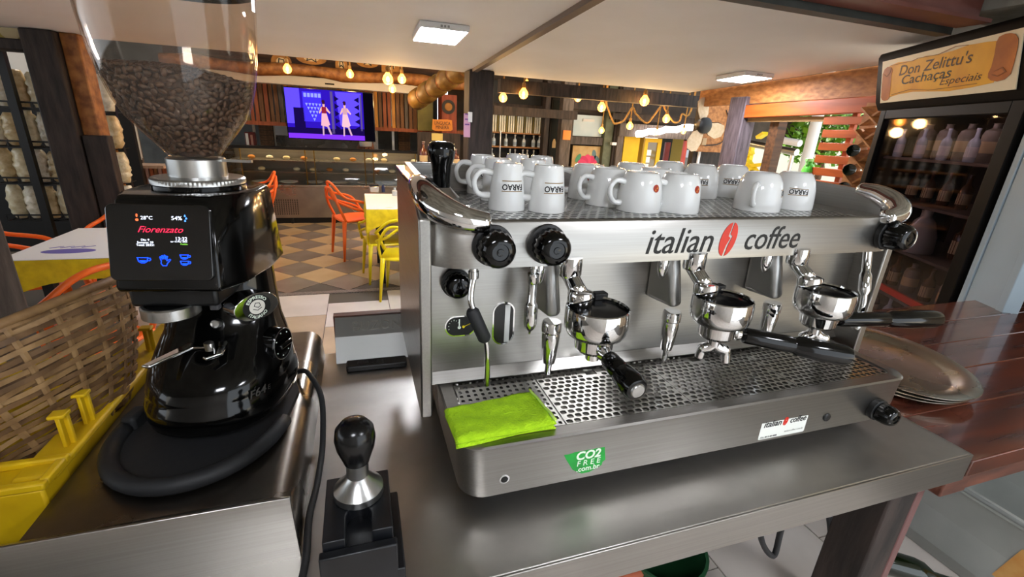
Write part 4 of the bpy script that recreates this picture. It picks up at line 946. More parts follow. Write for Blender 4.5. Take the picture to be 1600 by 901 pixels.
a = Vector((.36, 5.12, .747)); solo(MB().lathe([(.03, 0), (.032, .05), (.012, .06), (.012, .085)], 16, (a.x, a.y, .747)), 'salt_shaker', mat('pale_glass', '#c9cfd2', .15), 'small pale shaker at the back of the right table', 'shaker', smooth=40)

# ================================================================== display case and kitchen behind it
dc = thing('display_case', 'long stainless food display case with glass front at the back', 'display case')
DX0, DX1, DY = -1.72, 1.02, 7.34
csteel = mat('case_steel', '#b5aca0', .3, 1, c2='#9c948a', scale=3, rvar=.05)
MB().box(DX0, DX1, DY, DY+.6, .085, .53).build('base', csteel, dc, bev=.006)
MB().box(DX0, DX1, DY-.015, DY+.02, .53, .565).build('ledge', csteel, dc, bev=.005)
MB().box(DX0, DX1, DY+.05, DY+.55, 0, .085).build('kickboard', dark, dc)
for i in range(5): MB().cyl((DX0+.15+i*.6, DY+.04, 0), (DX0+.15+i*.6, DY+.04, .085), .02, n=10).build('foot', blkm, dc)
for vx0, vx1, vz0, vz1 in ((-1.34, -.86, .13, .36), (.30, .95, .13, .36)):
    b = MB(); perf(b, vx0, vx1, vz0, vz1, int((vx1-vx0)/.030), 8, 0, .01, .6, .6, False)
    MM = frame((0, DY-.004, 0), (1, 0, 0), (0, 0, 1)); mb = MB(); mb.M = MM; mb.add(b.v, b.f); mb.build('vent_grille', csteel, dc); MB().box(vx0, vx1, DY-.001, DY+.0, vz0, vz1).build('vent_shadow', dark, dc)
b = MB(); b.box(DX0, DX1, DY+.08, DY+.30, 1.045, 1.075); b.build('top_frame', blkm, dc)
b = MB(); b.box(DX0, DX1, DY+.58, DY+.6, .53, 1.06); b.build('rear_panel', mat('case_mirror_rear', '#8f8a82', .35, 1), dc)
b = MB(); b.add([(DX0, DY, .565), (DX1, DY, .565), (DX1, DY+.03, .80), (DX0, DY+.03, .80), (DX1, DY+.09, 1.05), (DX0, DY+.09, 1.05)], [(0, 1, 2, 3), (3, 2, 4, 5)]); b.build('front_glass', glass('case_glass', '#f0f4f0', .9, .03, 1.4), dc, smooth=True)
for z in (.72, .88): MB().box(DX0+.02, DX1-.02, DY+.12, DY+.56, z, z+.012).build('shelf', csteel, dc)
for x in (-.72, -.60, .10, .22, -1.55, .85): MB().cyl((x, DY+.10, .55), (x, DY+.10, 1.05), .009, n=8).build('upright', mat('brass_rod', '#a5803a', .3, 1), dc)
fm = [mat('pastry_gold', '#b87a34', .6), mat('pastry_pale', '#d9c9a4', .6), mat('cheese_white', '#d8d4c8', .5)]
for i in range(22):
    z = .732 if i % 2 else .892; x = -1.45+.115*i; 
    if i % 5 == 3: continue
    b = MB(); b.sphere((x, DY+.26+.1*random.random(), z+.028), .05, 10, 6, (1, .8, .56)); o = solo(b, 'pastry', fm[i % 3], (('%s pastry from the left on the lower display case shelf' if i % 2 else '%s pastry from the left on the upper display case shelf') % nums[i//2]), 'pastry', 'pastries on the lower shelf' if i % 2 else 'pastries on the upper shelf', smooth=True)
for i in range(7):
    x = -1.35+.36*i; b = MB(); b.lathe([(.10, .566), (.13, .585), (.128, .587), (.1, .572)], 20, (x, DY+.25, 0)); solo(b, 'serving_dish', ceram, '%s white serving dish from the left in the bottom of the display case' % nums[i], 'dish', 'dishes in the display case', smooth=40)
MB().box(DX0+.03, DX1-.03, DY+.24, DY+.29, 1.036, 1.044).build('added_case_light', emis('added_case_glow', '#ffd9a0', 8.0), dc)  # hidden warm strip added to brighten the display case
# slat screen above, with its white bulkhead and log beam
SY = 7.62
sz1 = ay(420, 126, SY).z; sz0 = ay(420, 190, SY).z
ss = thing('slat_screen', 'screen of upright mixed wooden slats behind the television', 'slat screen')
sm = [mat('slat_brown', '#7d5430', .6, c2='#5a3a1e', scale=8, stretch=(5, 5, .6)), mat('slat_amber', '#c98a34', .55, c2='#a06a24', scale=8, stretch=(5, 5, .6)), mat('slat_olive', '#86763a', .6, c2='#64572a', scale=8, stretch=(5, 5, .6)), mat('slat_red', '#9c5430', .6, c2='#7a3c20', scale=8, stretch=(5, 5, .6)), mat('slat_grey', '#6b6259', .7, c2='#4b443d', scale=8, stretch=(5, 5, .6))]
sx0, sx1 = ay(384, 160, SY).x, ay(668, 175, SY).x; ns = 40
for i in range(ns):
    x = sx0+(sx1-sx0)*i/(ns-1); wd = random.uniform(.040, .054)
    MB().box(x-wd/2, x+wd/2, SY+random.uniform(0, .012), SY+.03, sz0, sz1).build('slat', sm[random.choice((0, 0, 1, 2, 3, 3, 0, 4))], ss)
MB().box(sx0-.05, sx1+.7, SY-.01, SY+.05, sz0-.05, sz0).build('bottom_rail', sm[3], ss)
MB().box(sx0-.05, sx1+.7, SY+.04, SY+.06, sz0, sz0+.02).build('rear_rail', sm[0], ss)
b = MB(); za = ay(500, 136, 7.5).z; zb_ = ay(500, 122, 7.5).z; b.box(sx0-.6, sx1+.05, 7.44, 7.66, za, zb_); bh = thing('white_bulkhead', 'white boxed bulkhead above the television', 'bulkhead'); b.build('box', plaster, bh, bev=.01)
a = ay(515, 131, 7.44); MB().box(a.x-.06, a.x+.06, 7.435, 7.445, a.z-.012, a.z+.008).build('vent', dark, bh)
lz = ay(500, 113, 7.2).z
lg = MB(); pts_ = [(sx0-.8+i*.35, 7.25, lz+.02*sin(i*1.7)) for i in range(12)]; lg.tube(pts_, [.075+.012*sin(i*2.3) for i in range(12)], 14)
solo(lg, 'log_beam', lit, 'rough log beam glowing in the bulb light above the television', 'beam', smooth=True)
b = MB(); b.box(sx0-.9, sx1+.7, 7.7, 7.76, zb_, 2.75); solo(b, 'upper_board_wall', bwood, 'dark brown board wall above the log beam', 'wall')
sig = mat('sign_ochre', '#a8722c', .6, c2='#8a5a1f', scale=9); sgp = mat('sign_paint_cream', '#c9b48a', .7)
for k_, (px0, px1, py0, py1, lab) in enumerate(((424, 456, 83, 112, 'round topped ochre board over the log beam, left of the row'), (463, 510, 82, 101, 'wide oval painted board over the log beam'), (524, 543, 90, 112, 'small ochre board with outlined figure over the log beam'), (556, 592, 88, 106, 'oval painted board right of the middle over the log beam'), (596, 624, 90, 115, 'round topped ochre board over the right bulbs'))):
    a = ay(px0, (py0+py1)/2, 7.3); c_ = ay(px1, (py0+py1)/2, 7.3); z0 = ay((px0+px1)/2, py1, 7.3).z; z1 = ay((px0+px1)/2, py0, 7.3).z; cx = (a.x+c_.x)/2; hw = (c_.x-a.x)/2; t = thing('painted_board', lab, 'painted board', 'painted boards over the log beam')
    if k_ in (1, 3): pl = [(cx+hw*cos(2*pi*i/28), (z0+z1)/2+(z1-z0)/2*sin(2*pi*i/28)) for i in range(28)]
    else: pl = [(cx-hw, z0), (cx+hw, z0)]+[(cx+hw*cos(pi*i/14), (z0+z1)/2+(z1-z0)/2*sin(pi*i/14)) for i in range(15)]
    MB().prism(pl, 0, .025, lambda x, z, h: (x, 7.30-h, z)).build('board', sig, t); zc_ = (z0+z1)/2
    MB().prism([(cx+hw*.5*cos(2*pi*i/20), zc_+(z1-z0)*.26*sin(2*pi*i/20)) for i in range(20)], .025, .03, lambda x, z, h: (x, 7.30-h, z)).build('painted_motif', sgp, t)
    for q in ring2([(cx-hw*.3, zc_-.03), (cx-hw*.2, zc_+.04), (cx+hw*.25, zc_+.03), (cx+hw*.3, zc_-.04), (cx, zc_-.01), (cx-hw*.3, zc_-.03)], .012): MB().prism(q, .03, .033, lambda x, z, h: (x, 7.30-h, z)).build('painted_line', blkprint, t)
# television with the picture of two dancers on a violet stage
TY = 7.20
q = [ay(443, 136, TY), ay(583, 146, TY), ay(585, 221, TY), ay(452, 214, TY)]
tx0, tx1 = (q[0].x+q[3].x)/2, (q[1].x+q[2].x)/2; tz0, tz1 = (q[2].z+q[3].z)/2, (q[0].z+q[1].z)/2; TW, TH = tx1-tx0, tz1-tz0
tv = thing('television', 'flat television showing two performers on a violet stage', 'television')
tvc = MB().box(tx0-.012, tx1+.012, TY, TY+.05, tz0-.012, tz1+.012).build('case', blk, tv, bev=.004)
MB().box(tx0+TW*.45, tx0+TW*.55, TY+.05, SY, tz0+TH*.35, tz0+TH*.65).build('wall_mount', blkm, tv)
def scr(name, polys, colr, st_, lay):
    b = MB()
    for pl in polys: b.prism([(tx0+u*TW, tz0+v*TH) for u, v in pl], .0005, .001+lay*.0004, lambda x, z, h: (x, TY-h, z))
    b.build(name, emis(name+colr, colr, st_), tvc)
B4 = lambda u0, u1, v0, v1: [(u0, v0), (u1, v0), (u1, v1), (u0, v1)]
scr('stage_backdrop', [B4(0, .88, 0, 1)], '#2a12a8', .9, 0); scr('screen_edge', [B4(.88, 1, 0, 1)], '#0d0a14', .5, 0)
scr('side_glow', [B4(.0, .16, .3, 1)], '#4f3cf0', 1.2, 1)
scr('stage_light', [[(.56, .98), (.86, .98), (.82, .3), (.60, .3)]], '#4f3cf0', 1.2, 1)
scr('stage_floor', [B4(0, .88, .0, .10)], '#6a2bd8', 1.1, 1); scr('stage_shadow', [B4(.0, .62, .10, .22), B4(.08, .2, .22, .62), B4(.62, .88, .10, .24)], '#180a4a', .7, 2)
scr('stage_panel', [B4(.19, .40, .35, .95)], '#3a2ad6', 1.0, 2); scr('far_pillar', [B4(.84, .86, .2, .95)], '#5a4a86', .8, 2); scr('stage_pillar', [B4(.50, .53, .12, .98)], '#5a4a86', .8, 2)
tri = []
for r_ in range(5):
    for c2_ in range(5-r_): tri.append([(.215+.019*r_+.037*c2_, .72-.075*r_), (.245+.019*r_+.037*c2_, .72-.075*r_), (.230+.019*r_+.037*c2_, .66-.075*r_)])
for c2_ in range(5): tri.append([(.205+.04*c2_, .92), (.235+.04*c2_, .92), (.235+.04*c2_, .84), (.205+.04*c2_, .84)])
scr('stage_triangles', tri, '#7f86ff', 1.1, 3)
dk = []
for r_ in range(5): dk += [[(.545, .9-.15*r_), (.545, .78-.15*r_), (.60, .84-.15*r_)], [(.83, .9-.15*r_), (.83, .78-.15*r_), (.77, .84-.15*r_)]]
scr('stage_zigzag', dk, '#1a0d52', .6, 3)
def dancer(u, col_top, col_skirt):
    scr('dancer_head', [[(u+.016*cos(2*pi*i/14), .745+.032*sin(2*pi*i/14)) for i in range(14)], [(u-.022, .76), (u+.018, .76), (u+.012, .80), (u-.016, .80)]], '#3a1730', .7, 4)
    scr('dancer_arms', [[(u-.03, .66), (u+.03, .66), (u+.072, .55), (u+.062, .53), (u+.02, .60), (u-.02, .60), (u-.05, .52), (u-.06, .54)], [(u-.012, .60), (u+.012, .60), (u+.012, .72), (u-.012, .72)]], '#e0a8a0', .9, 4)
    scr('dancer_top', [[(u-.028, .53), (u+.028, .53), (u+.024, .66), (u-.024, .66)]], col_top, .8, 5)
    scr('dancer_skirt', [[(u-.028, .53), (u+.028, .53), (u+.058, .30), (u+.02, .26), (u-.045, .28)]], col_skirt, .9, 5)
    scr('dancer_legs', [[(u-.03, .28), (u-.012, .28), (u-.016, .08), (u-.034, .08)], [(u+.02, .27), (u+.04, .29), (u+.075, .10), (u+.055, .09)]], '#c9a2b8', .8, 4)
dancer(.42, '#8a1f3c', '#d9a3b4'); dancer(.66, '#c99aa8', '#d8aebc')
# kitchen seen through the hatch
t = thing('brick_column', 'brown brick column in the kitchen behind the left of the television', 'column'); a = ay(416, 210, 8.6)
bm0 = mesh_only(MB().box(-.1, .1, -.06, .06, 0, .07), 'brick', mat('brown_brick', '#6e5138', .8, c2='#513a27', scale=20)); MB().box(a.x-.10, a.x+.10, 8.62, 8.8, .0, 2.2).build('core', mat('mortar', '#453a30', .9), t)
for i in range(14): piece(bm0, t, Matrix.Translation((a.x, 8.66, .95+.079*i)), 'brick')
t = thing('brick_column', 'brown brick column in the kitchen right of the television', 'column'); a = ay(632, 225, 8.6); MB().box(a.x-.10, a.x+.10, 8.62, 8.8, .0, 2.2).build('core', mat('mortar', '#453a30', .9), t)
for i in range(14): piece(bm0, t, Matrix.Translation((a.x, 8.66, .95+.079*i)), 'brick')
for px, lab in ((398, 'left'), (428, 'middle'), (614, 'right')):
    a = ay(px, 210, 8.7); solo(MB().box(a.x-.02, a.x+.02, 8.68, 8.72, 0, 2.2), 'kitchen_frame_post', satin, {'left': 'pale metal post left of the brick column in the kitchen', 'middle': 'pale metal post right of the left brick column in the kitchen', 'right': 'pale metal post beside the right brick column in the kitchen'}[lab], 'post')
a = ay(445, 200, 9.2); solo(MB().box(a.x-.16, a.x+.16, 9.0, 9.3, a.z-.12, a.z+.08), 'kitchen_cabinet', ledf, 'white box cabinet in the kitchen beside the television', 'cabinet', bev=.01)
a = ay(392, 219, 8.2); solo(MB().box(a.x-.4, a.x+.35, 8.05, 8.45, 0, a.z-.121), 'kitchen_worktop', steel_dk, 'low kitchen worktop behind the left end of the display case', 'counter')
a = ay(392, 219, 8.2); t = thing('red_jar_rack', 'dark red jar holder on the case beside the grinder hopper', 'jar'); MB().box(a.x-.07, a.x+.07, 8.15, 8.25, a.z-.12, a.z+.12).build('body', mat('dark_red_plastic', '#5b1414', .4), t, bev=.01); MB().box(a.x-.055, a.x-.02, 8.145, 8.15, a.z-.10, a.z+.10).build('tube', ledf, t); MB().box(a.x+.01, a.x+.04, 8.145, 8.15, a.z-.10, a.z+.08).build('tube', mat('pinkish_tube', '#a87e74', .5), t)
MB_ = MB(); a = ay(500, 225, 9.0)
st_ = thing('kitchen_stove', 'dark steel cooking range in the kitchen under the television', 'stove'); MB().box(a.x-.9, a.x+1.0, 8.9, 9.5, 0, .95).build('body', steel_dk, st_, bev=.01); MB().box(a.x-.9, a.x+1.0, 9.45, 9.5, .95, 1.5).build('splashback', csteel, st_)
# cook behind the case
ck = thing('person', 'cook in white cap and white shirt bending behind the display case', 'person'); a = ay(571, 232, 8.25)
me = bpy.data.meshes.new('body'); zt = a.z+.06
J = [(a.x, 8.3, .95), (a.x, 8.3, 1.15), (a.x+.0, 8.25, zt-.30), (a.x+.01, 8.2, zt-.19), (a.x+.015, 8.17, zt-.10), (a.x+.015, 8.15, zt-.02),
     (a.x-.19, 8.22, zt-.33), (a.x-.23, 8.10, zt-.52), (a.x-.16, 7.95, zt-.56), (a.x+.19, 8.22, zt-.33), (a.x+.23, 8.10, zt-.52), (a.x+.16, 7.95, zt-.56), (a.x-.10, 8.3, .90), (a.x-.10, 8.28, .48), (a.x-.10, 8.32, .04), (a.x+.10, 8.3, .90), (a.x+.10, 8.28, .48), (a.x+.10, 8.32, .04)]
Ed = [(0, 1), (1, 2), (2, 3), (3, 4), (4, 5), (2, 6), (6, 7), (7, 8), (2, 9), (9, 10), (10, 11), (0, 12), (12, 13), (13, 14), (0, 15), (15, 16), (16, 17)]
me.from_pydata(J, Ed, []); ob = bpy.data.objects.new('body', me); col.objects.link(ob); ob.parent = ck
md = ob.modifiers.new('skin', 'SKIN'); rad = [.15, .14, .16, .055, .085, .09, .065, .05, .035, .065, .05, .035, .095, .065, .05, .095, .065, .05]
for v, r_ in zip(me.skin_vertices[0].data, rad): v.radius = (r_, r_*.8)
me.skin_vertices[0].data[0].use_root = True
sb = ob.modifiers.new('sub', 'SUBSURF'); sb.levels = 1; sb.render_levels = 1; me.materials.append(mat('cook_skin', '#a8735a', .6))
b = MB(); b.lathe([(.15, zt-.62), (.185, zt-.5), (.20, zt-.36), (.16, zt-.27), (.075, zt-.205), (.07, zt-.2)], 20, (a.x, 8.25, 0)); b.build('shirt', mat('white_cotton', '#d9dade', .8), ck, smooth=True)
b = MB(); b.lathe([(.092, zt-.02), (.098, zt+.01), (.10, zt+.05), (.085, zt+.085), (.03, zt+.095)], 20, (a.x+.005, 8.16, 0)); b.box(a.x-.09, a.x+.02, 8.05, 8.09, zt-.02, zt-.005); b.build('cap', mat('white_cotton', '#d9dade', .8), ck, smooth=True)
fm_ = MB(); fm_.sphere((a.x+.015, 8.06, zt-.075), .014, 8, 6); fm_.build('nose', mat('cook_skin', '#a8735a', .6), ck)
for sx in (-1, 1): MB().sphere((a.x+.015+sx*.032, 8.075, zt-.045), .010, 8, 6).build('eye', dark, ck)
MB().box(a.x-.01, a.x+.04, 8.072, 8.08, zt-.122, zt-.115).build('mouth', mat('lip_tone', '#7d4038', .6), ck)
# brown spiral duct, hanging boards
d0, d1 = ay(648, 158, 6.4), ay(722, 108, 5.6); d1 = d1+(d1-d0)*.9
du = thing('spiral_duct', 'fat brown ribbed duct rising to the ceiling beside the pillar', 'duct'); dm = mat('ochre_duct', '#6d5424', .5, c2='#51390f', scale=12)
dv = (d1-d0)
for i in range(9):
    s0, s1 = i/9, (i+1)/9-.016; MB().tube([d0+dv*s0, d0+dv*(s0+.02), d0+dv*(s1-.02), d0+dv*s1], [.105, .125, .125, .105], 20).build('duct_segment', dm, du, smooth=40)
MB().cyl(d0+dv*.8, (d0.x+dv.x*.8, d0.y+dv.y*.8, 2.75), .02, n=8).build('hanger', blkm, du); MB().cyl(d0+dv*.0, d0+dv*1.0, .10, n=20).build('inner_pipe', sm[0], du, smooth=40)
x0, x1 = ay(690, 180, 7.3).x, ay(713, 180, 7.3).x; t = thing('red_board', 'red brown board with a dark round plate left of the pillar', 'board')
z0, z1 = ay(700, 206, 7.3).z, ay(700, 148, 7.3).z; MB().box(x0, x1, 7.27, 7.64, z0-.02, z1).build('board', mat('red_stained_board', '#8f3d1d', .5, c2='#6f2a12', scale=6, stretch=(4, 4, .6)), t)
a = ay(701, 167, 7.25); MB().lathe([(.10, 0), (.10, .012), (.065, .014), (.06, .012)], 28, (a.x, 7.27, a.z), (0, -1, 0)).build('plate', blkm, t, smooth=40); MB().lathe([(.058, .012), (.05, .02), (.0, .021)], 24, (a.x, 7.27, a.z), (0, -1, 0)).build('plate_centre', sig, t, smooth=40)
x0, x1 = ay(652, 180, 7.5).x, ay(676, 180, 7.5).x; solo(MB().box(x0, x1, 7.46, 7.5, ay(664, 204, 7.5).z, ay(664, 150, 7.5).z), 'olive_board', mat('olive_board', '#6d6526', .5, c2='#544d1a', scale=5), 'olive green board beside the duct', 'board')
t = thing('hanging_sign', 'orange hand lettered sign hanging left of the pillar', 'sign'); a0, a1 = ay(675, 196, 7.26), ay(707, 196, 7.26); z0, z1 = ay(690, 205, 7.26).z, ay(690, 186, 7.26).z
MB().prism([(a0.x, z0+.02), (a0.x+.05, z0), (a1.x-.03, z0+.01), (a1.x, z0+.03), (a1.x-.01, z1-.01), (a1.x-.08, z1), (a0.x+.04, z1-.01), (a0.x+.01, z1-.005)], 0, .02, lambda x, z, h: (x, 7.268-h, z)).build('plate', mat('sign_orange', '#c97a24', .5), t)
letter('ling', frame(((a0.x+a1.x)/2, 7.247, (z0+z1)/2), (1, 0, 0), (0, 0, 1)), blkprint, 'lettering', t, w=(a1.x-a0.x)*.78, h=(z1-z0)*.62, ext=.002)
solo(MB().box(ay(652, 230, 7.05).x, ay(718, 230, 7.05).x, 7.0, 7.06, 0, ay(680, 207, 7.03).z), 'bar_back_panel', dwood, 'dark panel behind the liquor bottles left of the pillar', 'wall panel')
a = ay(683, 214, 7.0); solo(MB().box(a.x-.08, a.x+.08, 6.99, 7.0, a.z-.05, a.z+.05), 'small_notice', mat('yellow_card', '#c9b56a', .7), 'small yellow card below the orange sign', 'notice')
# amber liquor bottles on the case end
amber = mat('amber_glass', '#5a2a10', .12, coat=.5)
def bottle_mb(h, r): return MB().lathe([(r*.9, 0), (r, .01), (r, h*.55), (r*.85, h*.64), (r*.36, h*.74), (r*.33, h*.93), (r*.4, h*.94), (r*.4, h), (.001, h)], 16)
cabz = ay(670, 255, 6.6).z
solo(MB().box(ay(648, 250, 6.7).x, ay(735, 250, 6.7).x, 6.4, 6.9, 0, cabz-.02), 'bottle_sideboard', dwood, 'dark sideboard carrying liquor bottles left of the pillar', 'sideboard')
for px, h, lab in ((662, .30, 'large amber liquor bottle left of the machine tamper'), (686, .30, 'amber liquor bottle behind the black machine tamper'), (704, .24, 'amber bottle between tamper and pillar'), (712, .22, 'small pale bottle nearest the pillar')):
    a = ay(px, 255, 6.6); t = thing('liquor_bottle', lab, 'bottle', 'bottles left of the pillar', local=True); o = bottle_mb(h, .055).build('glass', amber, t, smooth=40); MB().lathe([(.0205, h*.93), (.022, h*1.01), (.001, h*1.012)], 12).build('cap', ledf, t, smooth=40); MB().lathe([(.0555, h*.15), (.0555, h*.42)], 16, caps=(False, False)).build('bottle_label', sgp, t, smooth=True); t.location = (a.x, 6.6, cabz-.0195)
# ================================================================== shelf of clear bottles right of the pillar
BY = 7.4
bs = thing('bottle_shelf', 'dark shelf unit of clear bottles behind the cups', 'shelf'); u0, u1 = ay(762, 215, BY).x, ay(851, 215, BY).x
shz = [ay(806, p_, BY).z for p_ in (207, 229, 252)]
MB().box(u0-.05, u1+.06, BY+.3, BY+.33, 0, 2.2).build('back_board', mat('slate_back', '#2b3036', .6), bs)
for x in (u0-.05, u1+.01): MB().box(x, x+.05, BY-.05, BY+.3, 0, 2.3).build('side_post', dwood, bs)
for z in shz+[.75, .45]: MB().box(u0, u1+.02, BY-.02, BY+.3, z-.02, z).build('shelf_board', mat('pine_shelf', '#a8794a', .5, c2='#8c5f35', scale=6, stretch=(1, 5, 5)), bs)
for px in (738, 746):
    a = ay(px, 230, BY-.1); 
MB().cyl((ay(781, 230, BY-.08).x, BY-.08, shz[2]-.1), (ay(781, 230, BY-.08).x, BY-.08, shz[0]+.02), .012, n=8).build('wire_post', satin, bs)
zt_ = ay(806, 168, BY).z
lt = thing('light_slat_panel', 'row of pale back lit upright slats above the clear bottles', 'slat screen'); n_ = 26
pal = mat('backlit_pale_slat', '#f2eeda', .5, c2='#dcd7c0', scale=6)  # daylight from behind the slats is painted into their colour
for i in range(n_):
    x = u0+(u1-u0)*(i+.5)/n_; MB().box(x-.011, x+.011, BY+.02, BY+.05, shz[0], zt_).build('slat', pal if i % 4 else sm[2], lt)
MB().box(u0, u1, BY+.06, BY+.08, shz[0], zt_).build('backing', mat('dark_green_back', '#39402f', .7), lt)
MB().box(u0-.1, u1+.1, BY-.02, BY+.12, zt_, zt_+.05).build('top_rail', dwood, lt)
cg = mat('clear_bottle_glass', '#b9c6cf', .08, coat=.6); bt_l = mat('blue_grey_label', '#7d93a8', .6)
for r_, (pys, pxs) in enumerate(((229, (771, 790, 804, 818, 833, 842)), (252, (768, 796, 804, 816, 823, 833, 843)))):
    for k_, px in enumerate(pxs):
        a = ay(px, pys, BY+.08); t = thing('clear_bottle', ('clear spirit bottle on the upper pine shelf' if r_ == 0 else 'clear spirit bottle on the lower pine shelf')+', number %s from the pillar' % ('one', 'two', 'three', 'four', 'five', 'six', 'seven')[k_], 'bottle', 'clear bottles on the pine shelves', local=True)
        h = .17; bottle_mb(h, .032).build('glass', cg, t, smooth=40); MB().lathe([(.0325, h*.12), (.0325, h*.42)], 14, caps=(False, False)).build('bottle_label', bt_l, t, smooth=True); MB().sphere((0, 0, h+.005), .017, 8, 6).build('stopper', ledf, t, smooth=True)
        t.location = (a.x, BY+.08, shz[r_+1]+.0005)
# ================================================================== far right of the hall
FY = 7.9
hallm = mat('hall_brown_wall', '#4f453d', .7, c2='#3a322c', scale=4)
struct(MB().box(ay(700, 200, 8.1).x, ay(972, 200, 8.1).x, 8.08, 8.14, 0, 2.75), 'wall_hall', hallm)
struct(MB().box(ay(972, 200, 8.1).x, 9.0, 8.08, 8.14, ay(1030, 214, 8.1).z, 2.75), 'wall_hall_upper', hallm)
def slab_px(x0, y0, x1, y1, Y, th=.05):
    ym, xm = (y0+y1)/2, (x0+x1)/2; return MB().box(ay(x0, ym, Y).x, ay(x1, ym, Y).x, Y, Y+th, 0 if y1 >= 290 else ay(xm, y1, Y).z, ay(xm, y0, Y).z)
gw_ = mat('grey_weathered_wood', '#5f5650', .7, c2='#3e3732', scale=9, stretch=(4, 4, .6), bump=.4)
gg_ = mat('grey_green_paint', '#5f6650', .6, c2='#4a503e', scale=8)
def post_px(x0, x1, ym, Y, m, name, label, z1=2.4, th=.14): 
    return solo(MB().box(ay(x0, ym, Y).x, ay(x1, ym, Y).x, Y, Y+th, 0, z1), name, m, label, 'post', bev=.01)
post_px(850, 858, 200, 7.1, dwood, 'dark_post', 'thin dark post right of the clear bottle shelf')
post_px(875, 892, 220, 7.0, gw_, 'weathered_post', 'grey weathered post with an orange card left of the flower painting')
a = ay(886, 211, 6.98); solo(MB().box(a.x-.065, a.x+.065, 6.985, 6.998, a.z-.07, a.z+.07), 'orange_card', mat('orange_card', '#d9813c', .7), 'orange card nailed to the grey weathered post', 'notice')
gc = thing('glass_cabinet', 'dark glass fronted cabinet right of the bottle shelf', 'cabinet'); x0, x1 = ay(858, 220, 7.3).x, ay(877, 220, 7.3).x
MB().box(x0, x1, 7.3, 7.6, 0, 2.0).build('carcass', mat('cabinet_dark', '#23211f', .5), gc); MB().box(x0+.02, x1-.01, 7.285, 7.3, .4, 1.95).build('pane', mat('cabinet_pane', '#33383a', .08, coat=1), gc); a = ay(866, 225, 7.27); MB().prism([(a.x-.03, a.z-.06), (a.x+.03, a.z-.06), (a.x+.03, a.z+.03), (a.x+.01, a.z+.08), (a.x-.01, a.z+.08), (a.x-.03, a.z+.03)], 0, .006, lambda x, z, h: (x, 7.285-h, z)).build('sticker', sgp, gc)
# painted wall with the hibiscus, window above, green frame
fp = thing('flower_painting', 'painted panel with a large pink hibiscus and green leaves', 'painting'); x0, x1 = ay(894, 245, FY).x, ay(937, 245, FY).x; z0, z1 = ay(915, 300, FY).z, ay(915, 228, FY).z
MB().box(x0, x1, FY, FY+.04, .5, z1).build('panel', mat('painting_cream', '#c9b080', .7, c2='#b08f5a', scale=5), fp)
fc = ay(917, 258, FY); sc_ = (x1-x0)/.46; flay = lambda l: (lambda x, z, h: (x, FY-.002-h-l*.002, z))
for i in range(5):
    a = R(20+36*i); cx, cz = fc.x+.085*sc_*cos(a), fc.z+.075*sc_*sin(a); MB().prism([(cx+.085*sc_*cos(t_)*cos(a)-.06*sc_*sin(t_)*sin(a), cz+.085*sc_*cos(t_)*sin(a)+.06*sc_*sin(t_)*cos(a)) for t_ in [2*pi*k/18 for k in range(18)]], 0, .003, flay(1+i*.4)).build('petal', mat('hibiscus_pink%d' % (i % 2), ('#d8436c', '#c93560')[i % 2], .7), fp)
MB().prism([(fc.x+.03*sc_*cos(2*pi*k/12), fc.z-.02+.03*sc_*sin(2*pi*k/12)) for k in range(12)], 0, .003, flay(5)).build('flower_heart', mat('hibiscus_heart', '#e9a0b0', .7), fp)
for dx, dz, an in ((-.16, .10, 60), (-.17, -.09, 20), (.10, .16, 100), (.16, .09, 130)):
    cx, cz, a = fc.x+dx*sc_, fc.z+dz*sc_, R(an); MB().prism([(cx+.07*sc_*cos(t_)*cos(a)-.035*sc_*sin(t_)*sin(a), cz+.07*sc_*cos(t_)*sin(a)+.035*sc_*sin(t_)*cos(a)) for t_ in [2*pi*k/14 for k in range(14)]], 0, .003, flay(.5)).build('leaf', mat('leaf_teal', '#4f8f6a', .7) if dx < 0 else mat('leaf_blue', '#5f7d84', .7), fp)
solo(slab_px(892, 214, 942, 226, FY-.06, .08), 'window_lintel', gw_, 'grey weathered lintel between the bright window and the flower painting', 'beam')
w1 = struct(slab_px(893, 180, 943, 213, FY+.02, .03), 'window_1', mat('frosted_bright_pane', '#b8cdd4', .25, c2='#d3dfe2', scale=2))
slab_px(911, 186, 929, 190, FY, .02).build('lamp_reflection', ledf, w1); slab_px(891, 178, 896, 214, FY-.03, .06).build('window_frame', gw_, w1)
post_px(943, 957, 225, FY-.1, gg_, 'green_post', 'grey green painted post right of the flower painting')
post_px(958, 964, 225, FY-.15, dwood, 'dark_brown_post', 'thin dark brown post right of the green painted post')
post_px(964, 974, 225, FY-.2, gw_, 'grey_post', 'narrow grey post left of the yellow wall')
a = ay(958, 224, FY-.2); solo(MB().box(a.x-.03, a.x+.06, FY-.22, FY-.149, a.z-.03, a.z+.02), 'white_tag', ledf, 'tiny white tag on the dark post by the green frame', 'notice')
ywall = mat('yellow_wall_paint', '#d9b61c', .6, c2='#c9a414', scale=3)
solo(slab_px(972, 205, 996, 290, FY, .05), 'yellow_wall_panel', ywall, 'plain yellow wall panel left of the yellow door', 'wall panel')
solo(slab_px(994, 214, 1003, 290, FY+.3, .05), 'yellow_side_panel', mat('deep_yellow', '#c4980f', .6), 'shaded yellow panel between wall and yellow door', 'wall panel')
yd = thing('yellow_door', 'yellow framed glazed door with white sheets on its pane', 'door'); x0, x1 = ay(1004, 245, FY).x, ay(1027, 245, FY).x; z1 = ay(1016, 216, FY).z
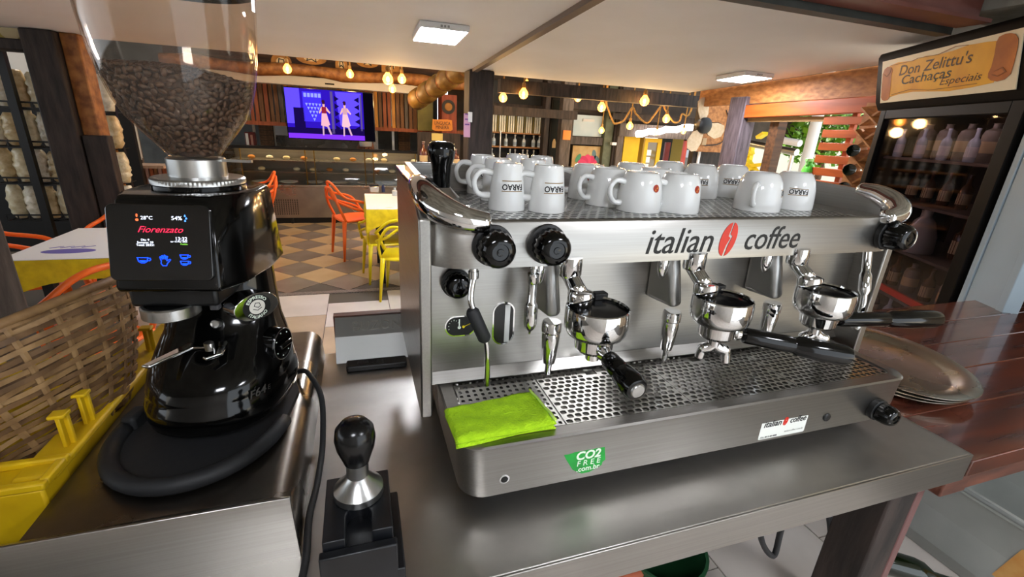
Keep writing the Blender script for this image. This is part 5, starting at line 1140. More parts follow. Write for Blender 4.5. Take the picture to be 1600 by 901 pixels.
MB().box(x0-.02, x0+.05, FY-.05, FY, 0, z1).build('stile', ywall, yd); MB().box(x1-.06, x1+.02, FY-.05, FY, 0, z1).build('stile', ywall, yd); MB().box(x0+.05, x1-.06, FY-.05, FY, z1-.07, z1).build('top_rail', ywall, yd); MB().box(x0+.05, x1-.06, FY-.05, FY, 0, .4).build('bottom_rail', ywall, yd); MB().box(x0+.05, x1-.06, FY-.03, FY-.02, .4, z1-.07).build('pane', mat('door_pane', '#6d6240', .1, coat=1), yd)
for i in range(3):
    z = ay(1012, 238+11*i, FY).z; xx = ay(1012-i*.8, 240, FY).x; MB().box(xx-.05, xx+.05, FY-.036, FY-.031, z-.055, z+.05).build('sheet', wcloth, yd)
redp = mat('red_door_paint', '#8e2f28', .5, c2='#7a241e', scale=5)
solo(slab_px(1036, 222, 1043, 290, FY+.4, .05), 'red_wall_panel', redp, 'dark red wall panel inside the doorway', 'wall panel'); solo(slab_px(1043, 216, 1065, 300, FY+1.6, .05), 'ochre_wall_panel', mat('ochre_far_wall', '#8a7320', .6), 'ochre wall seen through the far doorway', 'wall panel'); solo(slab_px(1024, 215, 1045, 300, FY+1.2, .05), 'dark_doorway_wall', dark, 'dark wall inside the doorway beside the yellow door', 'wall panel')
rd = thing('red_door_frame', 'red framed glazed door with a white notice', 'door'); x0, x1 = ay(1064, 245, FY-.1).x, ay(1082, 245, FY-.1).x; z1 = ay(1074, 213, FY-.1).z
MB().box(x0, x0+.06, FY-.16, FY-.1, 0, z1).build('stile', mat('salmon_red_paint', '#b8483c', .5), rd); MB().box(x1-.03, x1+.02, FY-.16, FY-.1, 0, z1).build('stile', mat('ochre_stile', '#a8752c', .5), rd); MB().box(x0, x1, FY-.16, FY-.1, z1-.08, z1+.03).build('top_rail', mat('salmon_red_paint', '#b8483c', .5), rd); MB().box(x0+.06, x1-.03, FY-.12, FY-.11, .3, z1-.08).build('pane', mat('door_pane2', '#4a4634', .1, coat=1), rd); a = ay(1072, 240, FY-.12); MB().box(a.x-.06, a.x+.05, FY-.126, FY-.121, a.z-.07, a.z+.07).build('notice', mat('pale_blue_sheet', '#b4c8e0', .7), rd)
tb = thing('stool_stack', 'stack of pale stools seen through the far doorway', 'stools'); a = ay(1048, 255, FY+.6)
for i in range(6): MB().lathe([(.12, 0), (.13, .02), (.13, .035), (.12, .045)], 16, (a.x, FY+.6, .30+.10*i)).build('stool_seat', ledf, tb, smooth=40)
MB().cyl((a.x, FY+.6, 0), (a.x, FY+.6, .85), .03, n=8).build('post', satin, tb)
solo(slab_px(968, 196, 1096, 216, FY-.25, .12), 'lintel_beam', gw_, 'dark lintel over the yellow and red doors', 'beam')
# bright tube light garland under the lintel
tl = emis('tube_light_white', '#fff4f0', 6.0); t = thing('led_rope_light', 'bright white LED rope light along the lintel over the doors', 'light')
p_ = [ay(995+9*i, 209-1.1*i+1.5*sin(i*2.1), FY-.35) for i in range(11)]
MB().tube(p_, [.055+.012*sin(i*3.1) for i in range(11)], 10).build('tube', tl, t, smooth=True)
# roof beams seen under the upper roof
for i, (px0, py0, px1, py1, Y, h) in enumerate(((770, 172, 900, 178, 6.8, .12), (860, 160, 1000, 172, 7.4, .14), (955, 181, 1100, 193, 7.6, .10), (780, 134, 1095, 152, 5.4, .14))):
    a, c_ = ay(px0, py0, Y), ay(px1, py1, Y); solo(MB().beam(a, (c_.x, Y, a.z), .12, h), 'roof_beam', dwood, ['short dark roof beam above the pale slats', 'dark roof beam behind the hanging bulbs', 'dark roof beam above the yellow door', 'dark roof beam just past the white ceiling edge'][i], 'beam', 'dark roof beams')
# rope and bulbs
rope = mat('jute_rope', '#b08a50', .9, c2='#8a6632', scale=60, bump=.4)
bulb_e = emis('filament_glow', '#ffd27a', 60.0)
def bulb_glass():
    if 'amber_bulb' in MATS: return MATS['amber_bulb']
    m = mat('amber_bulb', '#ffb35a', .1); b_ = m.node_tree.nodes['Principled BSDF']; b_.inputs['Emission Color'].default_value = hexc('#ffa63c'); b_.inputs['Emission Strength'].default_value = 4.0; b_.inputs['Alpha'].default_value = .75; return m
bulbs = [(449, 108, 8, 5.9, 'far left'), (547, 116, 7, 6.3, 'second from the left'), (606, 124, 10, 5.2, 'large left one of the close trio'), (628, 124, 8, 5.5, 'right one of the close trio'), (613, 139, 7, 6.2, 'lowest of the close trio'),
         (786, 153, 8, 5.5, 'just right of the pillar'), (818, 147, 9, 5.3, 'second right of the pillar'), (823, 130, 5, 6.0, 'small one highest right of the pillar'), (903, 153, 7, 5.8, 'alone over the grey post'), (940, 168, 8, 5.5, 'over the bright window corner'), (1007, 158, 9, 5.2, 'large one under the ceiling edge'), (1041, 186, 7, 5.8, 'left of the fan'), (984, 197, 6.5, 6.2, 'over the yellow wall'), (940, 204, 5.5, 6.8, 'low in front of the bright window'), (1026, 207, 5, 7.0, 'over the yellow door'), (1068, 205, 5, 7.0, 'over the red door')]
for px, py, r_, Y, lab in bulbs:
    c_ = ay(px, py, Y); dep = (c_-CAM).dot(FW); r = min(.058, .80*r_*dep/FPX); t = thing('filament_bulb', 'glowing amber filament bulb, '+lab, 'light bulb', 'hanging filament bulbs', local=True)
    MB().lathe([(.0005, -r), (r*.5, -r*.87), (r*.87, -r*.5), (r, 0), (r*.9, r*.44), (r*.6, r*.85), (r*.36, r*1.2), (r*.33, r*1.35)], 20, caps=(False, False)).build('glass', bulb_glass(), t, smooth=True)
    MB().lathe([(r*.16, -r*.45), (r*.3, -.1*r), (r*.2, r*.45)], 10).build('filament', bulb_e, t, smooth=True)
    MB().lathe([(r*.40, r*1.25), (r*.42, r*1.3), (r*.42, r*2.1), (r*.25, r*2.3)], 14).build('socket', rope, t, smooth=40)
    top = max(.12, 2.74-c_.z) if Y > 4.8 else .2
    MB().tube([(0, 0, r*2.2), (.008, 0, top*.5), (0, 0, top)], .010, 6).build('flex', rope, t, smooth=True); t.location = c_
    l_ = bpy.data.lights.new('bulb_light', 'POINT'); l_.energy = 6; l_.color = (1, .62, .25); l_.shadow_soft_size = .05; lo = bpy.data.objects.new('bulb_light', l_); col.objects.link(lo); lo.parent = t; lo.location = (0, 0, -r-.07)
rp = [(948, 150), (951, 172), (958, 190), (962, 193), (975, 188), (988, 168), (994, 178), (1010, 192), (1022, 180), (1035, 164), (1040, 172), (1052, 190), (1062, 189), (1066, 178), (1080, 172)]
rpts = [ay(x, y, 5.9) for x, y in rp]; rpts = [Vector((rpts[0].x, 5.9, 2.75))]+rpts+[Vector((rpts[-1].x+.05, 5.9, 2.75))]
solo(MB().tube(bez(rpts, 5), .013, 8), 'rope_garland', rope, 'thick jute rope looping between the bulbs left of the fan', 'rope', smooth=True)
# fan on its OSB board
fb = thing('wall_fan', 'dark wall fan with three pale blades on the OSB board', 'fan'); FYn = 4.75; fcn = ay(1096, 196, FYn-.25)
MB().lathe([(.075, .0), (.085, .02), (.085, .07), (.05, .09), (.001, .092)], 24, fcn, (0, -1, 0)).build('hub', blkm, fb, smooth=40)
MB().cyl((fcn.x, fcn.y+.0, fcn.z), (fcn.x+.10, FYn-.05, fcn.z+.02), .03, n=12).build('arm', blkm, fb, smooth=40); MB().lathe([(.07, 0), (.075, .02), (.075, .10), (.06, .13)], 20, (fcn.x+.22, fcn.y+.12, fcn.z-.03), (.3, -1, 0)).build('motor', blkm, fb, smooth=40)
blm = mat('pale_fan_blade', '#cbb596', .5, c2='#bda583', scale=30)
for k_, an in enumerate((108, -8, 250)):
    a = R(an); u = Vector((cos(a), 0, sin(a))); v = Vector((-sin(a), 0, cos(a))); outl = [(x_*.86, y_*.95) for x_, y_ in [(.06, -.03), (.12, -.085), (.24, -.11), (.33, -.07), (.345, .0), (.31, .055), (.2, .065), (.10, .045), (.06, .03)]]
    b = MB(); b.prism(outl, 0, .006, lambda x, y, h: fcn+u*x+v*y+Vector((0, -.03-h-.25*y*.6, 0))); b.build('blade', blm, fb, smooth=30)
ob_ = thing('osb_board', 'square OSB board carrying the wall fan', 'board'); x0, x1 = ay(1093, 200, FYn).x, ay(1143, 190, FYn).x; MB().box(x0, x1, FYn-.02, FYn, ay(1120, 238, FYn).z, ay(1120, 160, FYn).z).build('sheet', osb, ob_, bev=.004)
solo(MB().tube(bez([ay(x, y, FYn-.03) for x, y in ((1135, 172), (1140, 195), (1128, 222), (1105, 227), (1099, 226))], 6), .006, 6), 'fan_cable', blkm, 'thin black cable looping over the OSB board below the fan', 'cable', smooth=True)
a = ay(1099, 221, FYn-.03); solo(MB().box(a.x-.03, a.x+.03, FYn-.05, FYn-.0205, a.z-.04, a.z+.04), 'fan_switch', mat('tan_switch', '#b89a72', .5), 'tan switch box on the OSB board', 'switch', bev=.004)
a = ay(1090, 250, FYn+.1); solo(MB().box(a.x-.015, a.x+.015, FYn+.08, FYn+.1, 0, ay(1090, 225, FYn).z), 'white_conduit', ledf, 'thin white conduit left of the OSB board', 'conduit')
solo(MB().box(ay(1083, 240, FYn+.12).x, ay(1128, 240, FYn+.12).x, FYn+.12, FYn+.2, 0, 1.9), 'dark_board_wall', dwood, 'dark board wall below the OSB board and fan', 'wall panel')
# ================================================================== right wall with window, fascia and louvre
XW = 3.64
pq1_ = ax(1160, 225, XW).y
def xz(px, py): return ax(px, py, XW)
b = MB(); b.add([(XW-.02, 2.3, 1.862), (XW-.02, 4.56, 1.825), (XW-.02, 4.56, zc(4.56)-.001), (XW-.02, 2.3, zc(2.3)-.001), (XW+.03, 2.3, 1.862), (XW+.03, 4.56, 1.825), (XW+.03, 4.56, zc(4.56)), (XW+.03, 2.3, zc(2.3))], [(0,3,2,1),(4,5,6,7),(0,1,5,4),(3,7,6,2),(0,4,7,3),(1,2,6,5)])
fo = thing('osb_fascia', 'long OSB fascia board under the ceiling at the right wall', 'fascia'); b.build('board', osb, fo)
solo(MB().beam((XW-.03, 2.3, 1.805), (XW-.03, pq1_-.004, 1.763), .06, .115), 'orange_beam', owood, 'orange stained beam under the OSB fascia', 'beam', bev=.006)
solo(MB().beam((XW+.02, 2.9, 1.70), (XW+.02, 3.95, 1.69), .04, .04), 'tan_batten', mat('tan_batten', '#9d7a4e', .6), 'thin tan batten along the top of the window opening', 'batten')
pq0, pq1 = ax(1135, 225, XW).y, ax(1160, 225, XW).y
solo(MB().box(XW-.06, XW+.10, pq1, pq0, 0, 1.9), 'purple_grey_post', mat('purple_grey_wood', '#65595f', .7, c2='#453b40', scale=10, stretch=(4, 4, .6), bump=.4), 'purple grey rough post between fan board and window', 'post', bev=.01)
solo(MB().box(XW-.05, XW+.09, 2.3, pq1, 1.135, 1.195), 'window_sill_board', dwood, 'dark sill board under the bright window opening', 'sill', bev=.005)
struct(MB().box(XW, XW+.08, 1.3, pq1, 0, 1.135), 'wall_right', dwood)
b = MB(); b.box(XW+.06, XW+.16, 3.50, 3.60, 1.195, 1.75); solo(b, 'window_mullion', bwood, 'brown upright board in the window opening', 'post')
lv = thing('louvre_screen', 'orange louvre of horizontal boards left of the fridge', 'louvre'); lm0 = None
lys = (2.50, 2.985)
for i in range(7):
    z = 1.690-.0985*i-.006; b = MB(); b.beam((XW-.02, lys[0], z+.004), (XW-.02, lys[1]+random.uniform(-.02, .015), z), .022, .060); b.build('louvre_board', owood, lv, bev=.003)
MB().box(XW+.0, XW+.03, 2.74, 2.78, 1.05, 1.75).build('stile', owood, lv)
rk = thing('bottle_rack', 'OSB bottle rack between the louvre and the fridge', 'rack'); b = MB()
MB().beam((XW-.10, 2.60, 1.0), (XW-.10, 2.56, 1.80), .10, .02, up=(1, 0, 0)).build('side_board', osb, rk)
for i in range(5): MB().beam((XW-.16, 2.52, 1.05+.15*i), (XW-.20, 2.34, 1.17+.15*i), .16, .014, up=(0, .5, 1)).build('rack_board', osb, rk); MB().beam((XW-.17, 2.52, 1.17+.15*i), (XW-.21, 2.34, 1.05+.15*i), .16, .012, up=(0, .5, 1)).build('rack_board', osb, rk)
wg = mat('dark_green_bottle', '#0e1a0a', .08, coat=.8)
for k_, (px, py) in enumerate(((1333, 235), (1327, 265), (1318, 293))):
    a = ax(px, py, XW-.34); t = thing('wine_bottle', ['dark wine bottle end, uppermost in front of the louvre', 'dark wine bottle end, middle one in front of the louvre', 'dark wine bottle end, lowest in front of the louvre'][k_], 'bottle', 'wine bottles in the rack', local=True)
    MB().lathe([(.0005, .012), (.025, .006), (.038, 0), (.041, .006), (.041, .18), (.03, .21), (.014, .24), (.014, .30), (.001, .301)], 22).build('glass', wg, t, smooth=40); MB().lathe([(.0145, .26), (.015, .302), (.001, .303)], 12).build('foil', mat('foil_green', '#5f7a1c', .35), t, smooth=40)
    d = (a-CAM).normalized(); t.location = a; t.rotation_euler = d.to_track_quat('Z', 'Y').to_euler()
a = ax(1272, 292, XW-.0); t = thing('green_spray_bottle', 'bright green plastic bottle on the window sill', 'bottle', local=True)
MB().lathe([(.045, 0), (.05, .01), (.05, .10), (.035, .135), (.017, .15), (.017, .165)], 20).build('body', mat('green_plastic', '#5fd045', .3), t, smooth=40); b = MB(); b.box(-.05, .02, -.012, .012, .165, .19); b.box(-.045, -.03, -.008, .008, .13, .168); b.build('trigger', mat('green_plastic_b', '#8fdc7a', .4), t, bev=.003); MB().lathe([(.0505, .02), (.0505, .08)], 20, caps=(False, False), a0=pi, a1=1.9*pi).build('bottle_label', sgp, t, smooth=True)
t.location = (XW-.02, ax(1262, 270, XW-.02).y, 1.1955)
# outdoors: fence, pipes, wall, trees
solo(MB().box(13, 13.2, 2, 22, -.2, 2.6), 'boundary_wall', mat('white_render', '#e6e2d8', .9), 'white boundary wall outside the window', 'wall')
yb = thing('yellow_barrier', 'yellow slatted barrier outside the window', 'barrier'); ybm = mat('barrier_yellow', '#ecd021', .5)
for (p0_, p1_) in (((1150, 262), (1200, 256)), ((1150, 268), (1195, 268)), ((1160, 240), (1182, 270)), ((1155, 250), (1175, 238)), ((1185, 215), (1196, 208))): MB().beam(ax(*p0_, 6.5), ax(*p1_, 6.5), .05, .12, up=(1, 0, 0)).build('slat', ybm, yb)
MB().beam((6.55, ax(1170, 250, 6.55).y, -.2), (6.55, ax(1170, 250, 6.55).y, 1.4), .08, .08).build('post', ybm, yb)
gp = thing('grey_pipe_rail', 'grey pipe rail outside the window', 'rail'); MB().cyl(ax(1162, 222, 6.0), ax(1245, 238, 6.0), .05, n=10).build('rail', satin, gp, smooth=40); MB().cyl(ax(1212, 217, 6.2), ax(1250, 224, 6.2), .05, n=10).build('rail', ledf, gp, smooth=40); e_ = ax(1240, 235, 6.05); MB().cyl((e_.x, e_.y, -.2), (e_.x, e_.y, e_.z), .03, n=8).build('post', satin, gp)
wp_ = ax(1268, 220, 7.5); solo(MB().cyl((7.5, wp_.y, -.2), (7.5, wp_.y, 3.4), .09, n=14), 'white_outdoor_post', ledf, 'white post outside the window', 'post', smooth=40)
lfm = [mat('leaf_green_a', '#7fae2c', .6), mat('leaf_green_b', '#5d8a22', .6)]
def tree(cx, cy, h, r, label, n, sd):
    t = thing('tree', label, 'tree', 'trees outside'); rg = random.Random(sd)
    MB().tube([(cx, cy, -.2), (cx+.1, cy-.05, h*.5), (cx, cy, h)], [.09, .07, .04], 8).build('trunk', bwood, t, smooth=True)
    for k in range(5): MB().tube([(cx, cy, h*(.6+.08*k)), (cx+r*.7*cos(k*1.3), cy+r*.7*sin(k*1.3), h*(.8+.08*k))], [.04, .015], 6).build('branch', bwood, t)
    for mi in range(2):
        b = MB()
        for _ in range(n):
            u = Vector((rg.gauss(0, 1), rg.gauss(0, 1), rg.gauss(0, .8))).normalized()*r*(.45+.55*rg.random()); c0 = Vector((cx, cy, h))+u; d = Vector((rg.uniform(-1, 1), rg.uniform(-1, 1), rg.uniform(-1, .4))).normalized(); s_ = d.orthogonal().normalized()*.06; L_ = .20
            b.add([c0, c0+d*L_*.5+s_, c0+d*L_, c0+d*L_*.5-s_], [(0, 1, 2, 3)])
        o = b.build('foliage', lfm[mi], t); o['kind'] = 'stuff'
a = ax(1286, 215, 9.5); tree(9.5, a.y, 1.9, .9, 'bright green tree seen right of the white post outside', 700, 1)
a = ax(1215, 200, 11.5); tree(11.5, a.y, 2.6, 1.2, 'sunlit tree seen in the middle of the window', 700, 2)
a = ax(1180, 205, 12); tree(12, a.y+1.5, 2.8, 1.2, 'pale tree seen at the left of the window', 500, 4)
# ================================================================== drinks fridge with the scroll sign
FO = Vector((3.18, 2.34, 0)); fe = Vector((-.462, -.887, 0)).normalized(); FM_ = frame(FO, fe, (0, 0, 1))
fr = thing('drinks_fridge', 'tall black glass door drinks fridge with a scroll sign on top', 'fridge')
def fbx(s0, s1, h0, h1, o0, o1, name, m, bev=0, par=fr): b = MB(); b.M = FM_; b.box(s0, s1, h0, h1, o0, o1); return b.build(name, m, par, bev=bev)
S0, S1 = .19, 1.215; fbk = mat('fridge_black', '#0b0908', .5, spec=.12); fin = mat('fridge_inside', '#2a2328', .4)
fbx(S0, S0+.05, 0, 1.74, -.55, -.02, 'side_panel', fbk); fbx(S1-.05, S1, 0, 1.74, -.55, -.02, 'side_panel', fbk); fbx(S0, S1, 0, 1.74, -.58, -.55, 'back_panel', fin); fbx(S0, S1, 1.70, 1.74, -.55, -.02, 'top_panel', fbk); fbx(S0, S1, 0, .12, -.55, -.02, 'bottom_panel', fbk)
for n_, (s0, s1, h0, h1) in enumerate(((S0, S0+.055, .05, 1.72), (S1-.075, S1, .05, 1.72), (S0+.055, S1-.075, 1.665, 1.72), (S0+.055, S1-.075, .05, .14))): fbx(s0, s1, h0, h1, -.02, .015, 'door_frame', fbk, .004)
fbx(S0+.05, S1-.07, .13, 1.67, -.008, -.004, 'glass_door', glass('fridge_glass', '#efe6ea', .90, .04, 1.2))
for h in (.42, .68, .94, 1.20, 1.44): fbx(S0+.05, S1-.05, h, h+.014, -.52, -.05, 'shelf', mat('fridge_shelf', '#57504e', .4))
fbx(S0+.08, S1-.1, .70, .735, -.06, -.045, 'price_strip', red)
fbx(S0+.06, S1-.06, 1.676, 1.690, -.052, -.030, 'added_strip_light', emis('added_fridge_glow', '#ffe8f0', 4))  # glowing strip added behind the door frame to brighten the fridge interior
hb = MB(); hb.M = FM_
prof_ = [(1.715, -.30), (1.715, .02), (1.76, .045), (1.85, .066), (1.93, .082), (2.005, .098), (2.03, .09), (2.03, -.30)]
hb.prism([(h, o) for h, o in prof_], S0-.03, S1+.03, lambda h, o, s_: (s_, h, o)); hb.build('header_box', fbk, fr, bev=.006)
# sign face follows the leaning header
def sgn(u, v, l=0): h = 1.755+.225*v; o = .0445+(.095-.0445)*v+.006+l; return FM_ @ Vector((S0+.035+(S1-S0-.07)*u, h, o))
def signpoly(poly, m, name, l): b = MB(); b.prism(poly, l-.001, l, lambda u, v, h: sgn(u, v, h)); b.build(name, m, spb)
sp = thing('scroll_sign', 'painted scroll sign board on the fridge header', 'sign')
b = MB(); rs = []
for v in [i/8 for i in range(9)]: rs.append([sgn(0, v, -.004), sgn(1, v, -.004), sgn(1, v), sgn(0, v)])
b.rings(rs); spb = b.build('board', mat('sign_cream', '#efe3c4', .45), sp)
scy = mat('scroll_yellow', '#f2b424', .5, c2='#e29c1a', scale=7); sco = mat('scroll_orange', '#c56f22', .5, c2='#a8591a', scale=9); scl = mat('scroll_outline', '#8a4a14', .5)
signpoly([(.05, .10), (.18, .16), (.32, .18), (.46, .14), (.60, .10), (.75, .12), (.88, .16), (.92, .50), (.93, .85), (.82, .90), (.70, .92), (.60, .88), (.50, .87), (.40, .90), (.30, .86), (.16, .90), (.08, .86), (.05, .50)], scy, 'parchment', .002)
signpoly([(.012, .14), (.025, .07), (.05, .045), (.08, .06), (.10, .12), (.105, .35), (.105, .62), (.115, .76), (.095, .83), (.06, .85), (.03, .80), (.015, .70), (.012, .40)], sco, 'left_roll', .003)
signpoly([(.845, .26), (.865, .20), (.90, .17), (.94, .19), (.968, .27), (.978, .45), (.985, .70), (.982, .84), (.965, .92), (.94, .955), (.91, .965), (.88, .94), (.868, .86), (.866, .65), (.858, .45), (.845, .34)], sco, 'right_roll', .003)
for q in ring2([(.10, .86), (.30, .86), (.34, .89), (.50, .87), (.62, .95), (.70, .92)], .010)+ring2([(.12, .17), (.30, .24), (.45, .17), (.60, .17), (.78, .18)], .010)+ring2([(.87, .30), (.90, .26), (.94, .32), (.92, .40), (.88, .36)], .010)+ring2([(.03, .68), (.06, .62), (.09, .70), (.10, .80)], .010): signpoly(q, scl, 'scroll_line', .004)
def sletter(key, u, v, wu, m, ky): 
    k_ = .955
    letter(key, Matrix.Identity(4), m, 'lettering', spb, w=wu, fn=lambda p: sgn(u+p.x, v+p.y*ky, .0026+max(min(p.z, .0008), 0)))
sletter('don', .46, .70, .56, mat('sign_brown_ink', '#3c1810', .5), 3.0); sletter('cac', .41, .45, .40, blkprint, 2.6); sletter('espc', .67, .29, .28, mat('sign_brown_ink', '#3c1810', .5), 2.6)
# bottles inside
pot = mat('cream_stoneware', '#8f8878', .4, c2='#7a7364', scale=20); brn = mat('brown_spirit', '#4a2a14', .12, coat=.5)
fl_ = 0
def fbottle(s_, h, out, kind, label, k=1.0):
    t = thing('fridge_bottle', label, 'bottle', 'bottles in the fridge', local=True)
    if kind == 0: MB().lathe([(.042, 0), (.046, .01), (.047, .14), (.040, .165), (.018, .178), (.016, .20), (.020, .205), (.001, .206)], 18).build('glass', pot, t, smooth=40); MB().lathe([(.0475, .05), (.0475, .11)], 18, caps=(False, False)).build('bottle_label', sgp, t, smooth=True)
    elif kind == 1: bottle_mb(.20, .030).build('glass', cg, t, smooth=40); MB().lathe([(.0305, .03), (.0305, .09)], 14, caps=(False, False)).build('bottle_label', ledf, t, smooth=True)
    elif kind == 2: bottle_mb(.22, .036).build('glass', brn, t, smooth=40); MB().lathe([(.0365, .03), (.0365, .10)], 14, caps=(False, False)).build('bottle_label', sgp, t, smooth=True)
    else:
        MB().lathe([(.055, 0), (.060, .01), (.055, .08), (.035, .14), (.016, .16), (.016, .19), (.020, .195), (.001, .196)], 20).build('glass', mat('white_jug', '#b5b2a6', .3), t, smooth=40); MB().box(-.035, .035, -.062, -.056, .02, .09).build('bottle_label', sgp, t)
    t.location = FM_ @ Vector((s_, h, out)); t.rotation_euler = (0, 0, math.atan2(fe.y, fe.x)); t.scale = (k,)*3
for i in range(5): fbottle(.33+.16*i, 1.4545, -.20, 0, 'cream stoneware bottle on the top fridge shelf, %s from the left' % nums[i], .92)
for i in range(4): fbottle(.28+.19*i, 1.4545, -.10, 1, 'small clear bottle in front on the top fridge shelf, %s from the left' % nums[i], .8)
for i in range(6): fbottle(.32+.14*i, 1.2145, -.22, 2, 'brown bottle on the second fridge shelf, %s from the left' % nums[i], .8)
fbottle(.68, .9545, -.12, 3, 'white jug bottle with a square label in the middle of the fridge', 1.25); fbottle(.50, .9545, -.22, 3, 'grey jug bottle behind the white jug in the fridge', 1.1)
for i in range(3): fbottle(.80+.12*i, .9545, -.24, 2, 'brown bottle on the third fridge shelf, %s right of the white jug' % nums[i])
for i in range(6): fbottle(.30+.15*i, .6945, -.20, (0, 2)[i % 2], 'bottle on the fourth fridge shelf behind the red strip, %s from the left' % nums[i], .85)
for i in range(5): fbottle(.34+.16*i, .4345, -.20, (2, 1)[i % 2], 'bottle on the lowest fridge shelf, %s from the left' % nums[i], .95)
# pale aluminium frame beside the fridge and the stone beyond
al = mat('pale_blue_aluminium', '#a9bac4', .35, c2='#9fb0ba', scale=2); d2 = thing('aluminium_door_frame', 'wide pale blue grey aluminium frame right of the fridge', 'door frame')
fbx(1.235, 1.265, 0, 2.05, -.06, .0, 'jamb', al, .003, d2); fbx(1.268, 1.43, 0, 2.05, -.05, -.006, 'panel', al, .003, d2); fbx(1.434, 1.47, 0, 2.05, -.06, .0, 'jamb', al, .003, d2)
stn = mat('pink_marble', '#c9a898', .5, c2='#a5776a', scale=5, detail=8); t = thing('marble_pillar', 'pale pink marbled pillar beyond the aluminium frame', 'pillar'); fbx(1.62, 1.90, 0, 1.6, -.75, -.45, 'shaft', stn, .01, t)
t = thing('outdoor_wall', 'cream outdoor wall behind the marbled pillar', 'wall'); fbx(1.3, 3.2, 0, 1.9, -1.7, -1.6, 'face', mat('cream_render', '#d8c4a8', .8, c2='#c2a98a', scale=3), 0, t)

# ================================================================== snack rack at the far left
sr = thing('snack_rack', 'black wire rack hung with bagged snacks at the far left', 'rack'); SRY = 5.1
def px3(px, py, Y=SRY): return ay(px, py, Y)
rx0 = ay(-30, 220, SRY).x; rx1 = ay(192, 240, SRY+.2).x
for px, yy in ((20, 150), (60, 280)): pass
pA = ay(40, 210, SRY); MB().box(pA.x-.028, pA.x+.028, SRY-.05, SRY, 0, 1.92).build('post', blkm, sr); pB_ = ay(192, 240, SRY+.2); MB().box(pB_.x-.022, pB_.x+.022, SRY+.18, SRY+.22, 0, 1.85).build('post', blkm, sr)
rowz = [ay(85, p_, SRY).z for p_ in (172, 232, 288, 345)]
for z in rowz:
    for dz in (0, .05): MB().tube([(rx0, SRY+.02, z+dz), (pB_.x, SRY+.02, z+dz)], .007, 6).build('wire', blkm, sr)
    for i in range(12): x = rx0+(pB_.x-rx0)*i/11; MB().tube([(x, SRY+.02, z+.05), (x, SRY+.02, z), (x, SRY+.35, z)], .005, 5).build('wire', blkm, sr)
bagm = [mat('snack_cream', '#f0e6c8', .35, c2='#d6c59a', scale=22, bump=.5, coat=.5, bscale=60), mat('snack_white', '#f2ecdc', .35, c2='#d8cfb4', scale=26, bump=.5, coat=.5, bscale=70), mat('snack_tan', '#e3cfa2', .35, c2='#c2a676', scale=20, bump=.5, coat=.5, bscale=60)]
def lumpy(cx, cy, cz, w_, d_, h, sd):
    b = MB(); rs = []; n, m_ = 14, 12
    for j in range(m_+1):
        v = j/m_; e = math.sin(pi*min(max(v, .03), .97))**.22
        rs.append([])
        for i in range(n):
            a = 2*pi*i/n; q = 1+.28*noise.noise(Vector((cos(a)*2.2, sin(a)*2.2, v*9+sd*7)))+.10*sin(v*26+sd)
            rs[-1].append((cx+w_/2*e*q*cos(a), cy+d_/2*e*q*sin(a), cz+h*v))
    return b.rings(rs)
rown = ['top', 'second', 'third', 'bottom']
for r_ in range(4):
    ztop_ = rowz[r_]; hh = (rowz[r_-1]-rowz[r_])*.86 if r_ else .28
    for k_ in range(11):
        x = rx0+.06+k_*.118
        if x > pA.x+.62: continue
        o = solo(lumpy(x, SRY+.10, ztop_+.012, .122, .11, hh*random.uniform(.98, 1.08), r_*10+k_), 'snack_bag', bagm[(k_+r_) % 3], 'clear bag of pale puffed snacks on the %s rack row, %s from the left' % (rown[r_], nums[k_]), 'snack bag', 'snack bags on the rack', smooth=True)
for k_ in range(4):
    a = ay(182+3.5*k_, 205+26*k_, SRY+.3); solo(lumpy(a.x-.02, SRY+.3, a.z-.08, .09, .06, .17, 50+k_), 'orange_snack_bag', mat('snack_orange', '#d98a2c', .35, c2='#b56a1a', scale=20, coat=.4), 'orange snack bag right of the dark post, %s from the top' % nums[k_], 'snack bag', 'orange snack bags', smooth=True)
# beam and small sign, white wall patch over the rack
b = MB(); zz0, zz1 = ay(20, 80, 4.6).z, ay(20, 62, 4.6).z; b.box(-4.0, x0 if False else ay(50, 70, 4.6).x, 4.5, 4.7, zz0, zz1); solo(b, 'cross_beam', dwood, 'dark cross beam left of the scuffed post', 'beam', bev=.01)
b = MB(); zz2 = ay(20, 33, 4.6).z; b.box(-4.0, ay(40, 50, 4.6).x, 4.62, 4.7, zz1, zz2); solo(b, 'upper_board', rwoodr, 'dark red board above the cross beam at the far left', 'board')
t = thing('cartoon_sign', 'small yellow board with a pale animal shape at the upper left', 'sign'); a = ay(14, 48, 4.58); MB().box(a.x-.14, a.x+.10, 4.59, 4.615, a.z-.09, a.z+.08).build('board', mat('sign_mustard', '#a8913c', .6), t); MB().prism([(a.x+.05*cos(2*pi*i/16)*(1+.2*cos(4*pi*i/16)), a.z-.01+.05*sin(2*pi*i/16)) for i in range(16)], 0, .004, lambda x, z, h: (x, 4.59-h, z)).build('pale_shape', sgp, t)
solo(MB().box(-4.6, ay(66, 100, 6.0).x, 6.0, 6.05, ay(30, 118, 6.0).z, 2.6), 'white_wall_patch', plaster, 'white wall above the snack rack', 'wall panel')
solo(MB().box(-4.6, ay(75, 140, 6.0).x+.6, 6.06, 6.12, 0, ay(30, 118, 6.0).z), 'dark_rear_wall', dark, 'dark wall behind the snack rack', 'wall panel')
